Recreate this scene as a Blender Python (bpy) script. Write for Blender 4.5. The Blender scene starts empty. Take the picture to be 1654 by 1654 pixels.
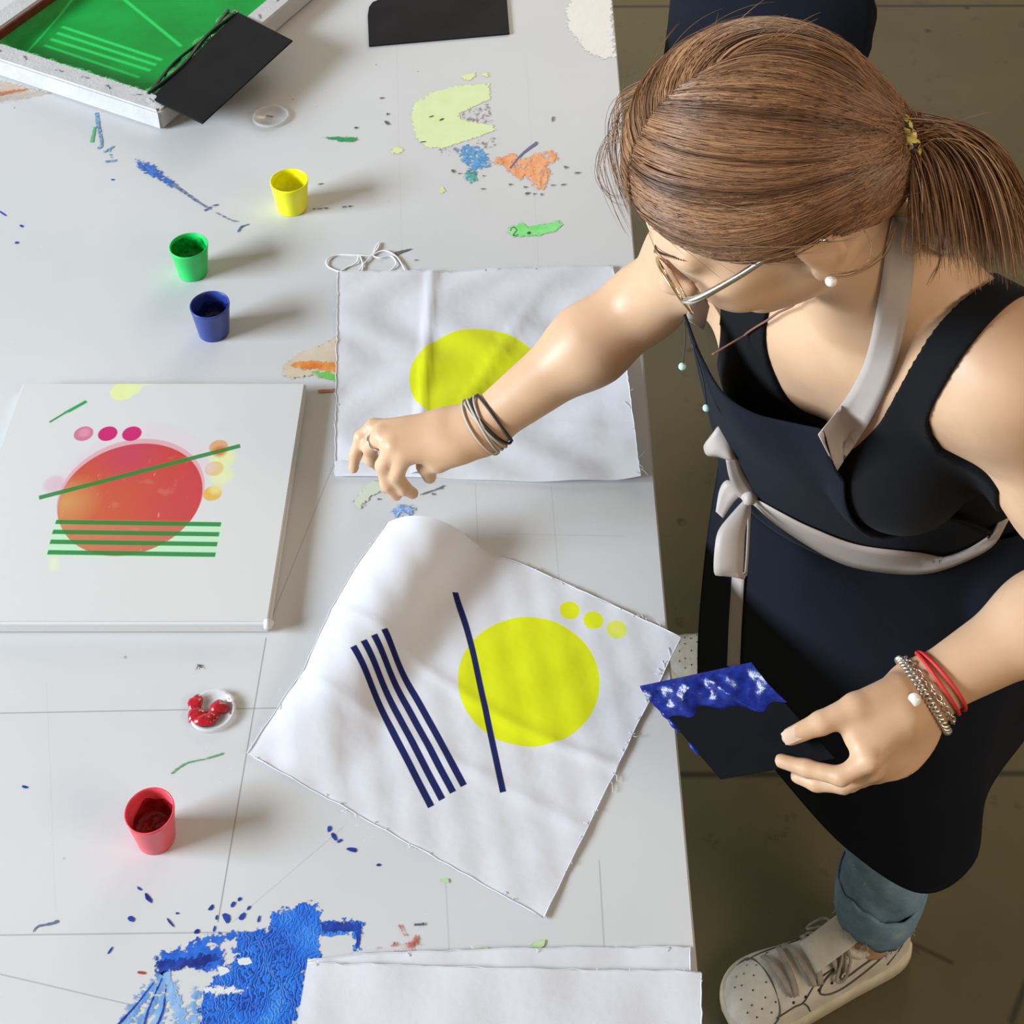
import bpy, bmesh, math, random
import numpy as np
from mathutils import Vector, Matrix

SC = bpy.context.scene
COL = SC.collection
random.seed(7)
RNG = np.random.default_rng(11)

# ------------------------------------------------------------------ camera
PITCH = math.radians(36.7)
FPX, PCX, PCY, CAMZ = 2468.0, 845.0, 200.0, 2.25
CP, SP = math.cos(PITCH), math.sin(PITCH)
cam_data = bpy.data.cameras.new('camera')
cam_data.sensor_fit = 'HORIZONTAL'
cam_data.sensor_width = 36.0
cam_data.lens = FPX / 1654.0 * 36.0
cam_data.shift_x = -(PCX - 827.0) / 1654.0
cam_data.shift_y = (PCY - 827.0) / 1654.0
cam_data.clip_start = 0.05
cam_data.clip_end = 60
cam = bpy.data.objects.new('camera', cam_data)
cam.location = (0, 0, CAMZ)
cam.rotation_euler = (math.pi / 2 - PITCH, 0, 0)
COL.objects.link(cam)
SC.camera = cam

# ------------------------------------------------------------------ light
SC.view_settings.view_transform = 'Standard'
SC.view_settings.look = 'None'
SC.view_settings.exposure = 0.0
SC.view_settings.gamma = 1.0
SC.view_settings.use_curve_mapping = False

world = bpy.data.worlds.new('world')
SC.world = world
world.use_nodes = True
_bg = world.node_tree.nodes['Background']
_bg.inputs[0].default_value = (1.0, 0.79, 0.58, 1)
_bg.inputs[1].default_value = 0.24

def area(name, loc, target, sx, sy, power, color):
    l = bpy.data.lights.new(name, 'AREA')
    l.shape = 'RECTANGLE'
    l.size, l.size_y = sx, sy
    l.energy = power
    l.color = color
    o = bpy.data.objects.new(name, l)
    o.location = loc
    d = Vector(target) - Vector(loc)
    o.rotation_euler = d.to_track_quat('-Z', 'Y').to_euler()
    COL.objects.link(o)
    return o

area('window_light', (-4.84, -0.10, 2.75), (0.0, 1.2, 0.8), 2.4, 1.3, 620, (0.76, 0.88, 1.0))
area('back_window_light', (0.75, 4.86, 2.55), (0.3, 1.3, 0.9), 1.7, 1.3, 42, (1.0, 0.9, 0.74))
area('right_fill_light', (2.3, -0.4, 2.35), (0.4, 1.0, 1.05), 1.4, 0.9, 34, (1.0, 0.87, 0.70))  # unseen warm fill added at the right to brighten her arms and shoulder

# ------------------------------------------------------------------ projection of the photograph onto the place
def W(px, py, z):
    """point at height z seen at a pixel of the photograph"""
    v = py - PCY
    D = FPX * SP + v * CP
    H = CAMZ - z
    return np.array([H * (px - PCX) / D, H * (FPX * CP - v * SP) / D, z])

def Q(px, py, depth):
    """point at a distance along the viewing axis"""
    r = (px - PCX) / FPX * depth
    u = -(py - PCY) / FPX * depth
    return np.array([r, depth * CP + u * SP, CAMZ - depth * SP + u * CP])

def depth_of(P):
    return P[1] * CP - (P[2] - CAMZ) * SP

# ------------------------------------------------------------------ object helpers
def tag(o, label=None, cat=None, group=None, kind=None):
    if label: o['label'] = label
    if cat: o['category'] = cat
    if group: o['group'] = group
    if kind: o['kind'] = kind
    return o

def empty(name, loc=(0, 0, 0), rotz=0.0):
    o = bpy.data.objects.new(name, None)
    o.location = loc
    o.rotation_euler = (0, 0, rotz)
    o.empty_display_size = 0.05
    COL.objects.link(o)
    return o

def link(name, me, mat=None, parent=None, smooth=True):
    o = bpy.data.objects.new(name, me)
    COL.objects.link(o)
    if mat is not None:
        for m in (mat if isinstance(mat, (list, tuple)) else [mat]):
            me.materials.append(m)
    if smooth:
        me.polygons.foreach_set('use_smooth', [True] * len(me.polygons))
    if parent is not None:
        o.parent = parent
        # vertices are given in the world, so undo the parent's own placement
        o.matrix_parent_inverse = parent.matrix_basis.inverted()
    return o

def mesh(name, verts, faces, mat=None, parent=None, smooth=True, uv=None):
    me = bpy.data.meshes.new(name)
    me.from_pydata([tuple(map(float, v)) for v in verts], [], [tuple(map(int, f)) for f in faces])
    if uv is not None:
        lay = me.uv_layers.new(name='UVMap')
        li = np.zeros(len(me.loops), dtype=np.int32)
        me.loops.foreach_get('vertex_index', li)
        lay.data.foreach_set('uv', np.asarray(uv, dtype=np.float32)[li].ravel())
    me.update()
    return link(name, me, mat, parent, smooth)

def big_mesh(name, verts, quads, mat=None, parent=None, smooth=True):
    """fast path for arrays"""
    verts = np.asarray(verts, dtype=np.float32)
    quads = np.asarray(quads, dtype=np.int32)
    k = quads.shape[1]
    me = bpy.data.meshes.new(name)
    me.vertices.add(len(verts))
    me.vertices.foreach_set('co', verts.ravel())
    me.loops.add(quads.size)
    me.loops.foreach_set('vertex_index', quads.ravel())
    me.polygons.add(len(quads))
    me.polygons.foreach_set('loop_start', np.arange(0, quads.size, k, dtype=np.int32))
    try:
        me.polygons.foreach_set('loop_total', np.full(len(quads), k, dtype=np.int32))
    except Exception:
        pass
    me.update(calc_edges=True)
    me.validate()
    return link(name, me, mat, parent, smooth)

def bm_obj(name, bm, mat=None, parent=None, smooth=False):
    me = bpy.data.meshes.new(name)
    bm.normal_update()
    bm.to_mesh(me)
    bm.free()
    return link(name, me, mat, parent, smooth)

def unit(v):
    v = np.asarray(v, float)
    return v / (np.linalg.norm(v) + 1e-12)

def tube_arrays(pts, r, seg=8, closed=False, caps=True):
    pts = np.asarray(pts, float)
    n = len(pts)
    r = np.full(n, r, float) if np.isscalar(r) else np.asarray(r, float)
    if closed:
        tan = np.roll(pts, -1, 0) - np.roll(pts, 1, 0)
    else:
        tan = np.gradient(pts, axis=0)
    tan /= np.linalg.norm(tan, axis=1)[:, None] + 1e-12
    ref = np.array([0, 0, 1.0]) if abs(tan[0][2]) < 0.9 else np.array([1.0, 0, 0])
    a = unit(np.cross(tan[0], ref))
    V, F = [], []
    for i in range(n):
        a = unit(a - tan[i] * (a @ tan[i]))
        b = np.cross(tan[i], a)
        for k in range(seg):
            t = 2 * math.pi * k / seg
            V.append(pts[i] + r[i] * (math.cos(t) * a + math.sin(t) * b))
    m = n if closed else n - 1
    for i in range(m):
        j = (i + 1) % n
        for k in range(seg):
            l = (k + 1) % seg
            F.append((i * seg + k, i * seg + l, j * seg + l, j * seg + k))
    if caps and not closed:
        F.append(tuple(range(seg - 1, -1, -1)))
        F.append(tuple((n - 1) * seg + k for k in range(seg)))
    return V, F

def tube(name, pts, r, mat, parent=None, seg=8, closed=False):
    V, F = tube_arrays(pts, r, seg, closed)
    return mesh(name, V, F, mat, parent)

def merge(parts):
    V, F = [], []
    for v, f in parts:
        o = len(V)
        V += list(v)
        F += [tuple(i + o for i in q) for q in f]
    return V, F

def crom(pts, n, closed=False):
    """Catmull-Rom through pts, n samples per span"""
    P = np.asarray(pts, float)
    out = []
    m = len(P)
    spans = m if closed else m - 1
    for i in range(spans):
        if closed:
            p0, p1, p2, p3 = P[(i - 1) % m], P[i], P[(i + 1) % m], P[(i + 2) % m]
        else:
            p1, p2 = P[i], P[i + 1]
            p0 = P[i - 1] if i > 0 else 2 * p1 - p2
            p3 = P[i + 2] if i + 2 < m else 2 * p2 - p1
        for k in range(n):
            t = k / n
            out.append(0.5 * (2 * p1 + (p2 - p0) * t + (2 * p0 - 5 * p1 + 4 * p2 - p3) * t * t + (3 * p1 - p0 - 3 * p2 + p3) * t ** 3))
    if not closed:
        out.append(P[-1])
    return np.array(out)

def patch(ctrl, nu, nv):
    """smooth surface through a rectangular net of control points: rows x cols x 3"""
    C = np.asarray(ctrl, float)
    rows = np.array([crom(r, nu) for r in C])
    return np.stack([crom(rows[:, j], nv) for j in range(rows.shape[1])], 1)

def grid_faces(nr, nc, off=0):
    F = []
    for i in range(nr - 1):
        for j in range(nc - 1):
            a = off + i * nc + j
            F.append((a, a + 1, a + nc + 1, a + nc))
    return F

def solidify(o, t, offset=0.0):
    m = o.modifiers.new('thickness', 'SOLIDIFY')
    m.thickness = t
    m.offset = offset
    return o

def lathe(profile, seg=40, center=(0, 0, 0)):
    V, F = [], []
    n = len(profile)
    for k in range(seg):
        t = 2 * math.pi * k / seg
        for r, z in profile:
            V.append((center[0] + r * math.cos(t), center[1] + r * math.sin(t), center[2] + z))
    for k in range(seg):
        l = (k + 1) % seg
        for i in range(n - 1):
            F.append((k * n + i, l * n + i, l * n + i + 1, k * n + i + 1))
    return V, F

# ------------------------------------------------------------------ material helpers
class X:
    """a scalar socket with arithmetic that builds math nodes"""
    def __init__(s, nt, sock): s.nt, s.s = nt, sock
    def _op(s, op, *a, clamp=False):
        n = s.nt.nodes.new('ShaderNodeMath')
        n.operation = op
        n.use_clamp = clamp
        for i, v in enumerate((s,) + a):
            if isinstance(v, X): s.nt.links.new(v.s, n.inputs[i])
            else: n.inputs[i].default_value = v
        return X(s.nt, n.outputs[0])
    def __add__(s, o): return s._op('ADD', o)
    def __sub__(s, o): return s._op('SUBTRACT', o)
    def __mul__(s, o): return s._op('MULTIPLY', o)
    def __rmul__(s, o): return s._op('MULTIPLY', o)
    def __truediv__(s, o): return s._op('DIVIDE', o)
    def abs(s): return s._op('ABSOLUTE')
    def mn(s, o): return s._op('MINIMUM', o)
    def mx(s, o): return s._op('MAXIMUM', o)
    def sqrt(s): return s._op('SQRT')
    def clamp(s): return s._op('ADD', 0.0, clamp=True)
    def lt(s, edge, soft):
        """1 where s < edge, with a soft border"""
        return ((s * (-1.0 / soft)) + (edge / soft + 0.5)).clamp()

class M:
    def __init__(s, name, base=(0.8, 0.8, 0.8), rough=0.5, spec=0.5, **kw):
        s.m = bpy.data.materials.new(name)
        s.m.use_nodes = True
        s.nt = s.m.node_tree
        s.b = s.nt.nodes['Principled BSDF']
        s.b.inputs['Base Color'].default_value = (*base, 1)
        s.b.inputs['Roughness'].default_value = rough
        s.b.inputs['Specular IOR Level'].default_value = spec
        for k, v in kw.items():
            s.b.inputs[k].default_value = v
        s.col = None
    def node(s, t, **kw):
        n = s.nt.nodes.new(t)
        for k, v in kw.items(): setattr(n, k, v)
        return n
    def coord(s, which='Object', scale=None):
        if not hasattr(s, 'tc'): s.tc = s.node('ShaderNodeTexCoord')
        out = s.tc.outputs[which]
        if scale is not None:
            mp = s.node('ShaderNodeMapping')
            mp.inputs['Scale'].default_value = scale
            s.nt.links.new(out, mp.inputs[0])
            out = mp.outputs[0]
        return out
    def noise(s, scale, detail=4, rough=0.55, vec=None, dist=0.0):
        n = s.node('ShaderNodeTexNoise')
        n.inputs['Scale'].default_value = scale
        n.inputs['Detail'].default_value = detail
        n.inputs['Roughness'].default_value = rough
        n.inputs['Distortion'].default_value = dist
        s.nt.links.new(vec if vec is not None else s.coord(), n.inputs['Vector'])
        return X(s.nt, n.outputs[0])
    def ramp(s, fac, stops):
        n = s.node('ShaderNodeValToRGB')
        e = n.color_ramp.elements
        while len(e) < len(stops): e.new(0.5)
        for i, (p, c) in enumerate(stops):
            e[i].position = p
            e[i].color = (*c, 1) if len(c) == 3 else c
        s.nt.links.new(fac.s, n.inputs[0])
        return n.outputs[0]
    def base(s): return s.col if s.col is not None else None
    def over(s, fac, color):
        """lay a colour (tuple or socket) over the base colour"""
        n = s.node('ShaderNodeMix', data_type='RGBA')
        if isinstance(fac, X): s.nt.links.new(fac.s, n.inputs['Factor'])
        else: n.inputs['Factor'].default_value = fac
        if s.col is not None: s.nt.links.new(s.col, n.inputs['A'])
        else: n.inputs['A'].default_value = s.b.inputs['Base Color'].default_value
        if isinstance(color, tuple): n.inputs['B'].default_value = (*color, 1)
        else: s.nt.links.new(color, n.inputs['B'])
        s.col = n.outputs['Result']
        s.nt.links.new(s.col, s.b.inputs['Base Color'])
        return s
    def bump(s, h, strength=0.2, dist=0.01):
        n = s.node('ShaderNodeBump')
        n.inputs['Strength'].default_value = strength
        n.inputs['Distance'].default_value = dist
        s.nt.links.new(h.s, n.inputs['Height'])
        s.nt.links.new(n.outputs[0], s.b.inputs['Normal'])
        return s
    def xyz(s, sock):
        n = s.node('ShaderNodeSeparateXYZ')
        s.nt.links.new(sock, n.inputs[0])
        return X(s.nt, n.outputs[0]), X(s.nt, n.outputs[1]), X(s.nt, n.outputs[2])

def circ(x, y, cx, cy, r, soft=0.0008):
    dx, dy = x - cx, y - cy
    return (dx * dx + dy * dy).sqrt().lt(r, soft)

def bar(x, y, a, b, w, soft=0.0008):
    """flat-ended stroke of width w from a to b"""
    d = np.array(b, float) - np.array(a, float)
    L = float(np.linalg.norm(d))
    d /= L
    dx, dy = x - float(a[0]), y - float(a[1])
    t = dx * float(d[0]) + dy * float(d[1])
    s = (dx * float(-d[1]) + dy * float(d[0])).abs()
    return s.lt(w / 2, soft) * (t - L / 2).abs().lt(L / 2, soft)

def plain(name, base, rough=0.5, spec=0.5, nscale=None, namp=0.12, bump=0.0, bscale=None, **kw):
    m = M(name, base, rough, spec, **kw)
    if nscale:
        f = m.noise(nscale, 5)
        lo = tuple(max(0, c * (1 - namp)) for c in base)
        hi = tuple(min(1, c * (1 + namp)) for c in base)
        m.over(1.0, m.ramp(f, [(0.3, lo), (0.7, hi)]))
    if bump:
        m.bump(m.noise(bscale or 60, 4), bump, 0.004)
    return m.m
# ------------------------------------------------------------------ the setting
T = 0.8                                   # table top height

def floor_material():
    m = M('olive_concrete', (0.115, 0.094, 0.045), 0.55, 0.35)
    n1 = m.noise(1.7, 6, 0.6)
    m.over(1.0, m.ramp(n1, [(0.3, (0.100, 0.082, 0.038)), (0.55, (0.13, 0.106, 0.050)), (0.75, (0.152, 0.124, 0.060))]))
    n2 = m.noise(16, 6, 0.65)
    m.over(n2.lt(0.37, 0.05) * 0.45, (0.055, 0.045, 0.025))
    v = m.node('ShaderNodeTexVoronoi'); v.inputs['Scale'].default_value = 9
    m.nt.links.new(m.coord(), v.inputs['Vector'])
    spot = X(m.nt, v.outputs['Distance'])
    m.over(spot.lt(0.085, 0.05) * n2.lt(0.55, 0.1) * 0.75, (0.025, 0.02, 0.012))
    x, y, z = m.xyz(m.coord())
    for (a, b, w) in FLOOR_SEAMS:
        m.over(bar(x, y, a[:2], b[:2], w, 0.006) * 0.85, (0.03, 0.024, 0.014))
    m.bump(n2, 0.12, 0.004)
    return m.m

FLOOR_SEAMS = [
    (W(-600, 1256, 0), W(2600, 1247, 0), 0.010),
    (W(300, 12, 0), W(2300, 8, 0), 0.012),
    (W(1632, 1654, 0), W(1700, 1480, 0), 0.009),
    (W(1465, 1520, 0), W(1540, 1556, 0), 0.006),
]
fl = mesh('floor', [(-5, -2.5, 0), (4, -2.5, 0), (4, 5, 0), (-5, 5, 0), (-5, -2.5, -0.1), (4, -2.5, -0.1), (4, 5, -0.1), (-5, 5, -0.1)],
          [(0, 1, 2, 3), (7, 6, 5, 4), (0, 4, 5, 1), (1, 5, 6, 2), (2, 6, 7, 3), (3, 7, 4, 0)], floor_material(), smooth=False)
tag(fl, kind='structure')

WALL = plain('pale_plaster', (0.72, 0.69, 0.63), 0.8, 0.2, 3, 0.05, 0.05, 40)
FRAMEM = plain('white_window_paint', (0.75, 0.75, 0.73), 0.4)

def box_bm(bm, lo, hi):
    vs = [bm.verts.new((x, y, z)) for x in (lo[0], hi[0]) for y in (lo[1], hi[1]) for z in (lo[2], hi[2])]
    for f in ((0, 1, 3, 2), (4, 6, 7, 5), (0, 4, 5, 1), (2, 3, 7, 6), (0, 2, 6, 4), (1, 5, 7, 3)):
        bm.faces.new([vs[i] for i in f])

def wall_with_window(name, axis, at, a0, a1, h, w0, w1, z0, z1, th):
    """wall along one axis with one rectangular opening"""
    bm = bmesh.new()
    for (p0, p1, q0, q1) in ((a0, w0, 0, h), (w1, a1, 0, h), (w0, w1, 0, z0), (w0, w1, z1, h)):
        if axis == 'y': box_bm(bm, (at - th, p0, q0), (at, p1, q1))
        else: box_bm(bm, (p0, at, q0), (p1, at + th, q1))
    o = bm_obj(name, bm, WALL)
    tag(o, kind='structure')
    return o

wall_with_window('wall_left', 'y', -5.0, -2.5, 5.1, 4.0, -1.35, 1.15, 2.05, 3.45, 0.12)
wall_with_window('wall_back', 'x', 5.0, -5.0, 4.0, 4.0, -0.1, 1.6, 1.9, 3.2, 0.12)
for i, (axis, at, a, b, c, d) in enumerate((('y', -5.06, -1.35, 1.15, 2.05, 3.45), ('x', 5.06, -0.1, 1.6, 1.9, 3.2))):
    bm = bmesh.new()
    t = 0.05
    for (p0, p1, q0, q1) in ((a, a + t, c, d), (b - t, b, c, d), (a, b, c, c + t), (a, b, d - t, d), ((a + b) / 2 - t / 2, (a + b) / 2 + t / 2, c, d)):
        if axis == 'y': box_bm(bm, (at - 0.03, p0, q0), (at + 0.03, p1, q1))
        else: box_bm(bm, (p0, at - 0.03, q0), (p1, at + 0.03, q1))
    tag(bm_obj('window_%d' % (i + 1), bm, FRAMEM), kind='structure')

# ------------------------------------------------------------------ work table
TX0, TX1, TY0, TY1 = -1.25, 0.159, 0.28, 2.75

def table_material():
    m = M('white_table_laminate', (0.56, 0.56, 0.56), 0.42, 0.22)
    n = m.noise(3.0, 5)
    m.over(1.0, m.ramp(n, [(0.3, (0.545, 0.545, 0.545)), (0.7, (0.59, 0.59, 0.59))]))
    x, y, z = m.xyz(m.coord())
    lines = [((430, 1030), (352, 1490), .0012, .75), ((541, 745), (438, 1000), .0010, .5), ((0, 1152), (480, 1143), .0013, .6),
             ((-200, 1513), (440, 1505), .0012, .55), ((-100, 1550), (250, 1632), .0011, .5), ((768, 782), (772, 880), .0010, .3),
             ((890, 785), (905, 960), .0009, .28), ((720, 1425), (726, 1540), .0010, .3), ((968, 1390), (976, 1530), .0012, .45),
             ((560, 1585), (780, 1588), .0010, .3), ((375, 1490), (556, 1335), .0009, .28), ((800, 862), (1010, 866), .0010, .22),
             ((640, 60), (650, 430), .0010, .14), ((850, 90), (870, 430), .0009, .14), ((90, 1470), (75, 1100), .0009, .12)]
    for a, b, w, k in lines:
        m.over(bar(x, y, W(*a, T)[:2], W(*b, T)[:2], w, 0.0009) * k, (0.18, 0.18, 0.18))
    # fine scuffs and dirt specks
    v = m.node('ShaderNodeTexVoronoi'); v.inputs['Scale'].default_value = 23
    m.nt.links.new(m.coord(), v.inputs['Vector'])
    n2 = m.noise(7, 3)
    m.over(X(m.nt, v.outputs['Distance']).lt(0.045, 0.03) * n2.lt(0.43, 0.06) * 0.6, (0.16, 0.15, 0.14))
    v2 = m.node('ShaderNodeTexVoronoi'); v2.inputs['Scale'].default_value = 60
    m.nt.links.new(m.coord('Object', (1, 3.0, 1)), v2.inputs['Vector'])
    n3 = m.noise(11, 3)
    m.over(X(m.nt, v2.outputs['Distance']).lt(0.06, 0.04) * n3.lt(0.40, 0.06) * 0.7, (0.86, 0.86, 0.86))
    m.bump(m.noise(55, 3), 0.05, 0.002)
    return m.m

EDGE = plain('grey_table_edge', (0.42, 0.42, 0.41), 0.5)
STEEL = plain('dark_steel_frame', (0.09, 0.09, 0.09), 0.45, 0.5)
table = empty('work_table', (-0.5, 1.4, 0))
tag(table, 'long white work table spattered with paint', 'table')
bm = bmesh.new(); box_bm(bm, (TX0, TY0, T - 0.028), (TX1, TY1, T))
bmesh.ops.bevel(bm, geom=[e for e in bm.edges], offset=0.002, segments=2, affect='EDGES')
bm_obj('tabletop', bm, table_material(), table)
bm = bmesh.new()
for (a, b) in (((TX0 + .05, TY0 + .08, T - .1), (TX0 + .09, TY1 - .08, T - .03)), ((TX1 - .19, TY0 + .08, T - .1), (TX1 - .15, TY1 - .08, T - .03)),
               ((TX0 + .09, TY0 + .08, T - .1), (TX1 - .19, TY0 + .12, T - .03)), ((TX0 + .09, TY1 - .12, T - .1), (TX1 - .19, TY1 - .08, T - .03))):
    box_bm(bm, a, b)
bm_obj('apron_rail', bm, STEEL, table)
for x in (TX0 + .05, TX1 - .19):
    for y in (TY0 + .08, TY1 - .12):
        bm = bmesh.new(); box_bm(bm, (x, y, 0), (x + .04, y + .04, T - .1))
        bm_obj('leg', bm, STEEL, table)

_layer = [0]
def jag(poly, step, amp, seed):
    r = random.Random(seed)
    out = []
    n = len(poly)
    for i in range(n):
        a, b = np.array(poly[i], float), np.array(poly[(i + 1) % n], float)
        L = np.linalg.norm(b - a)
        k = max(1, int(L / step))
        nrm = np.array([-(b - a)[1], (b - a)[0]]) / (L + 1e-6)
        for j in range(k):
            q = a + (b - a) * j / k
            if amp and (j or amp > 1.5): q = q + nrm * r.uniform(-amp, amp)
            out.append(q)
    return out

def film(name, polys, mat, parent, z=T, step=5, amp=0.0, label=None, seed=1, kind=None):
    if kind != 'stuff' and len(polys) > 1:
        return [film(name, [p], mat, parent, z, step, amp, label, seed * 7 + i) for i, p in enumerate(polys)]
    return film_one(name, polys, mat, parent, z, step, amp, label, seed, kind)

def film_one(name, polys, mat, parent, z, step, amp, label, seed, kind):
    _layer[0] += 1
    h = z + 0.0003 + 0.000012 * _layer[0]
    if kind == 'stuff':                     # specks: plain little outlines
        bm = bmesh.new()
        for i, p in enumerate(polys):
            try: bm.faces.new([bm.verts.new(W(a[0], a[1], h)) for a in p])
            except Exception: pass
        for f in bm.faces:
            f.normal_update()
            if f.normal.z < 0: f.normal_flip()
        o = bm_obj(name, bm, mat, parent)
        o.data.attributes.new('rim', 'FLOAT', 'POINT').data.foreach_set('value', [1.0] * len(o.data.vertices))
    else:                                   # smears: a fine film with the distance to its rim stored on it
        P = np.array([W(a[0], a[1], h)[:2] for a in jag(polys[0], step, amp * .5, seed * 31)])
        lo, hi = P.min(0) - .005, P.max(0) + .005
        hi = np.minimum(hi, [TX1 - .0015, 9])
        st_ = max(.0011, float((hi - lo).max()) / 150)
        xs, ys = np.arange(lo[0], hi[0] + st_, st_), np.arange(lo[1], hi[1] + st_, st_)
        G = np.stack(np.meshgrid(xs, ys, indexing='ij'), -1).reshape(-1, 2)
        d = np.full(len(G), 9.0); inside = np.zeros(len(G), bool)
        for a, b in zip(P, np.roll(P, -1, 0)):
            ab = b - a; ap = G - a
            t = np.clip((ap @ ab) / (ab @ ab + 1e-12), 0, 1)
            d = np.minimum(d, np.linalg.norm(ap - t[:, None] * ab, axis=1))
            c = (a[1] > G[:, 1]) != (b[1] > G[:, 1])
            inside ^= c & (G[:, 0] < (b[0] - a[0]) * (G[:, 1] - a[1]) / (b[1] - a[1] + 1e-15) + a[0])
        d = np.where(inside, d, -d)
        if d.max() < .0034: d = d * 6.0
        nx, ny = len(xs), len(ys)
        idx = np.arange(nx * ny).reshape(nx, ny)
        q = np.stack([idx[:-1, :-1], idx[1:, :-1], idx[1:, 1:], idx[:-1, 1:]], -1).reshape(-1, 4)
        q = q[(d[q] > -.0042).any(1)]
        used, inv = np.unique(q, return_inverse=True)
        V = np.concatenate([G[used], np.full((len(used), 1), h)], 1)
        o = big_mesh(name, V, inv.reshape(-1, 4), mat, parent, False)
        o.data.attributes.new('rim', 'FLOAT', 'POINT').data.foreach_set('value', d[used].astype(np.float32))
    if label: o['label'] = label
    if kind: o['kind'] = kind
    return o

def rim_alpha(m, amp=.0042, soft=.0018, scale=190, other=None, stretch=(1, 1, 1)):
    """the film thins out raggedly towards its rim"""
    at = m.node('ShaderNodeAttribute'); at.attribute_name = 'rim'
    n = m.noise(scale, 4, .65, m.coord('Object', stretch))
    a = ((X(m.nt, at.outputs['Fac']) + (n - .50) * amp * 7.0) * (1 / soft) + .5).clamp()
    if other is not None: a = a * other
    m.nt.links.new(a.s, m.b.inputs['Alpha'])

def paint(name, c, c2=None, rough=0.4, scale=45, alpha=1.0, nedge=(0.35, 0.65)):
    m = M(name, c, rough, 0.5)
    if c2 is not None:
        f = m.noise(scale, 5, 0.6)
        m.over(1.0, m.ramp(f, [(nedge[0], c), (nedge[1], c2)]))
    rim_alpha(m, .0026, other=alpha if alpha < 1 else None)
    return m.m

def gappy(name, c, c2, scale, thr, soft=0.06, stretch=(1, 1, 1), top=1.0, rough=0.4):
    """scraped paint: a film broken up by bare spots"""
    m = M(name, c, rough, 0.5)
    vec = m.coord('Object', stretch)
    f = m.noise(scale * 1.7, 4, 0.6, vec)
    m.over(1.0, m.ramp(f, [(0.35, c), (0.65, c2)]))
    a = m.noise(scale, 5, 0.65, vec).lt(thr, soft) * top
    rim_alpha(m, other=a)
    return m.m

def stroke(pts, w0, w1):
    """outline of a brush stroke through pixels, tapering"""
    P = crom(pts, 6)
    tan = np.gradient(P, axis=0)
    tan /= np.linalg.norm(tan, axis=1)[:, None] + 1e-9
    nr = np.stack([-tan[:, 1], tan[:, 0]], 1)
    n = len(P)
    w = np.linspace(w0, w1, n)[:, None] / 2
    return [tuple(q) for q in P + nr * w] + [tuple(q) for q in (P - nr * w)[::-1]]

# --- the big blue patch at the near edge
def blue_patch_material():
    m = M('wrinkled_blue_paint', (0.02, 0.13, 0.62), 0.3, 0.5)
    vec = m.coord('Object', (1, 0.75, 1))
    w = m.node('ShaderNodeTexWave'); w.inputs['Scale'].default_value = 62; w.inputs['Distortion'].default_value = 26
    w.inputs['Detail'].default_value = 3.0; w.inputs['Detail Scale'].default_value = 1.3
    m.nt.links.new(vec, w.inputs['Vector'])
    wv = X(m.nt, w.outputs['Fac'])
    n = m.noise(30, 4)
    m.over(1.0, m.ramp(n, [(0.3, (0.015, 0.10, 0.52)), (0.55, (0.02, 0.16, 0.66)), (0.75, (0.06, 0.26, 0.74))]))
    m.over(wv.lt(0.16, 0.2) * m.noise(14, 2).lt(0.52, 0.1) * 0.8, (0.004, 0.02, 0.18))
    m.over(m.noise(20, 5, 0.7).lt(0.33, 0.05) * 0.7, (0.25, 0.52, 0.85))
    m.bump(wv, 0.35, 0.002)
    rim_alpha(m, .0040, .0008, 120)
    return m.m
BLUEP = blue_patch_material()
DBLUE = paint('dark_blue_paint', (0.008, 0.02, 0.17), (0.02, 0.07, 0.42), 0.35, 70)
WASH = gappy('thin_blue_wash', (0.30, 0.50, 0.78), (0.10, 0.28, 0.62), 40, 0.55, 0.15, (1, 0.3, 1), 0.9)
LACY = gappy('lacy_blue_paint', (0.012, 0.075, 0.46), (0.03, 0.17, 0.66), 52, 0.515, 0.03, (1, .8, 1), 1.0, .3)
film('paint_patch', [[(252, 1562), (256, 1540), (290, 1534), (330, 1512), (395, 1506), (440, 1500), (446, 1540), (430, 1570), (380, 1560), (345, 1566), (318, 1566), (300, 1560), (256, 1574)]], LACY, table, step=6, amp=3, seed=33)
film('paint_patch', [[(385, 1512), (432, 1502), (440, 1476), (470, 1468), (490, 1458), (512, 1460), (520, 1488),
      (584, 1490), (584, 1502), (580, 1532), (574, 1532), (568, 1508), (520, 1506), (514, 1520), (516, 1544), (497, 1556), (490, 1600), (476, 1660), (320, 1660),
      (322, 1620), (332, 1596), (346, 1576), (372, 1566), (384, 1540)]], BLUEP, table, step=7, amp=2.4, seed=3, label='large wrinkled blue paint patch')
film('bare_patch', [[(330, 1598), (352, 1592), (396, 1598), (388, 1604), (350, 1606), (334, 1604)], [(350, 1560), (366, 1563), (372, 1570), (356, 1576)], [(382, 1548), (402, 1546), (408, 1556), (388, 1560)]],
     paint('bare_white', (0.66, 0.67, 0.68)), table, step=4, amp=2.0, seed=4)
film('paint_smear', [[(252, 1552), (300, 1550), (340, 1540), (352, 1548), (330, 1562), (290, 1564), (254, 1574)], [(520, 1490), (584, 1491), (583, 1503), (520, 1506)], [(574, 1505), (583, 1505), (580, 1530), (575, 1532)]],
     DBLUE, table, step=6, amp=2.2, seed=5, label='dark blue scraped edge')
film('paint_streaks', [stroke([(258, 1578), (230, 1610), (196, 1660)], 10, 16), stroke([(262, 1576), (246, 1620), (222, 1660)], 10, 18), stroke([(268, 1574), (262, 1620), (250, 1660)], 10, 16),
      stroke([(270, 1572), (282, 1620), (300, 1660)], 14, 22), stroke([(318, 1600), (312, 1630), (318, 1660)], 10, 14)], WASH, table, amp=1.5, seed=6, label='pale blue brush streaks')
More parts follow.
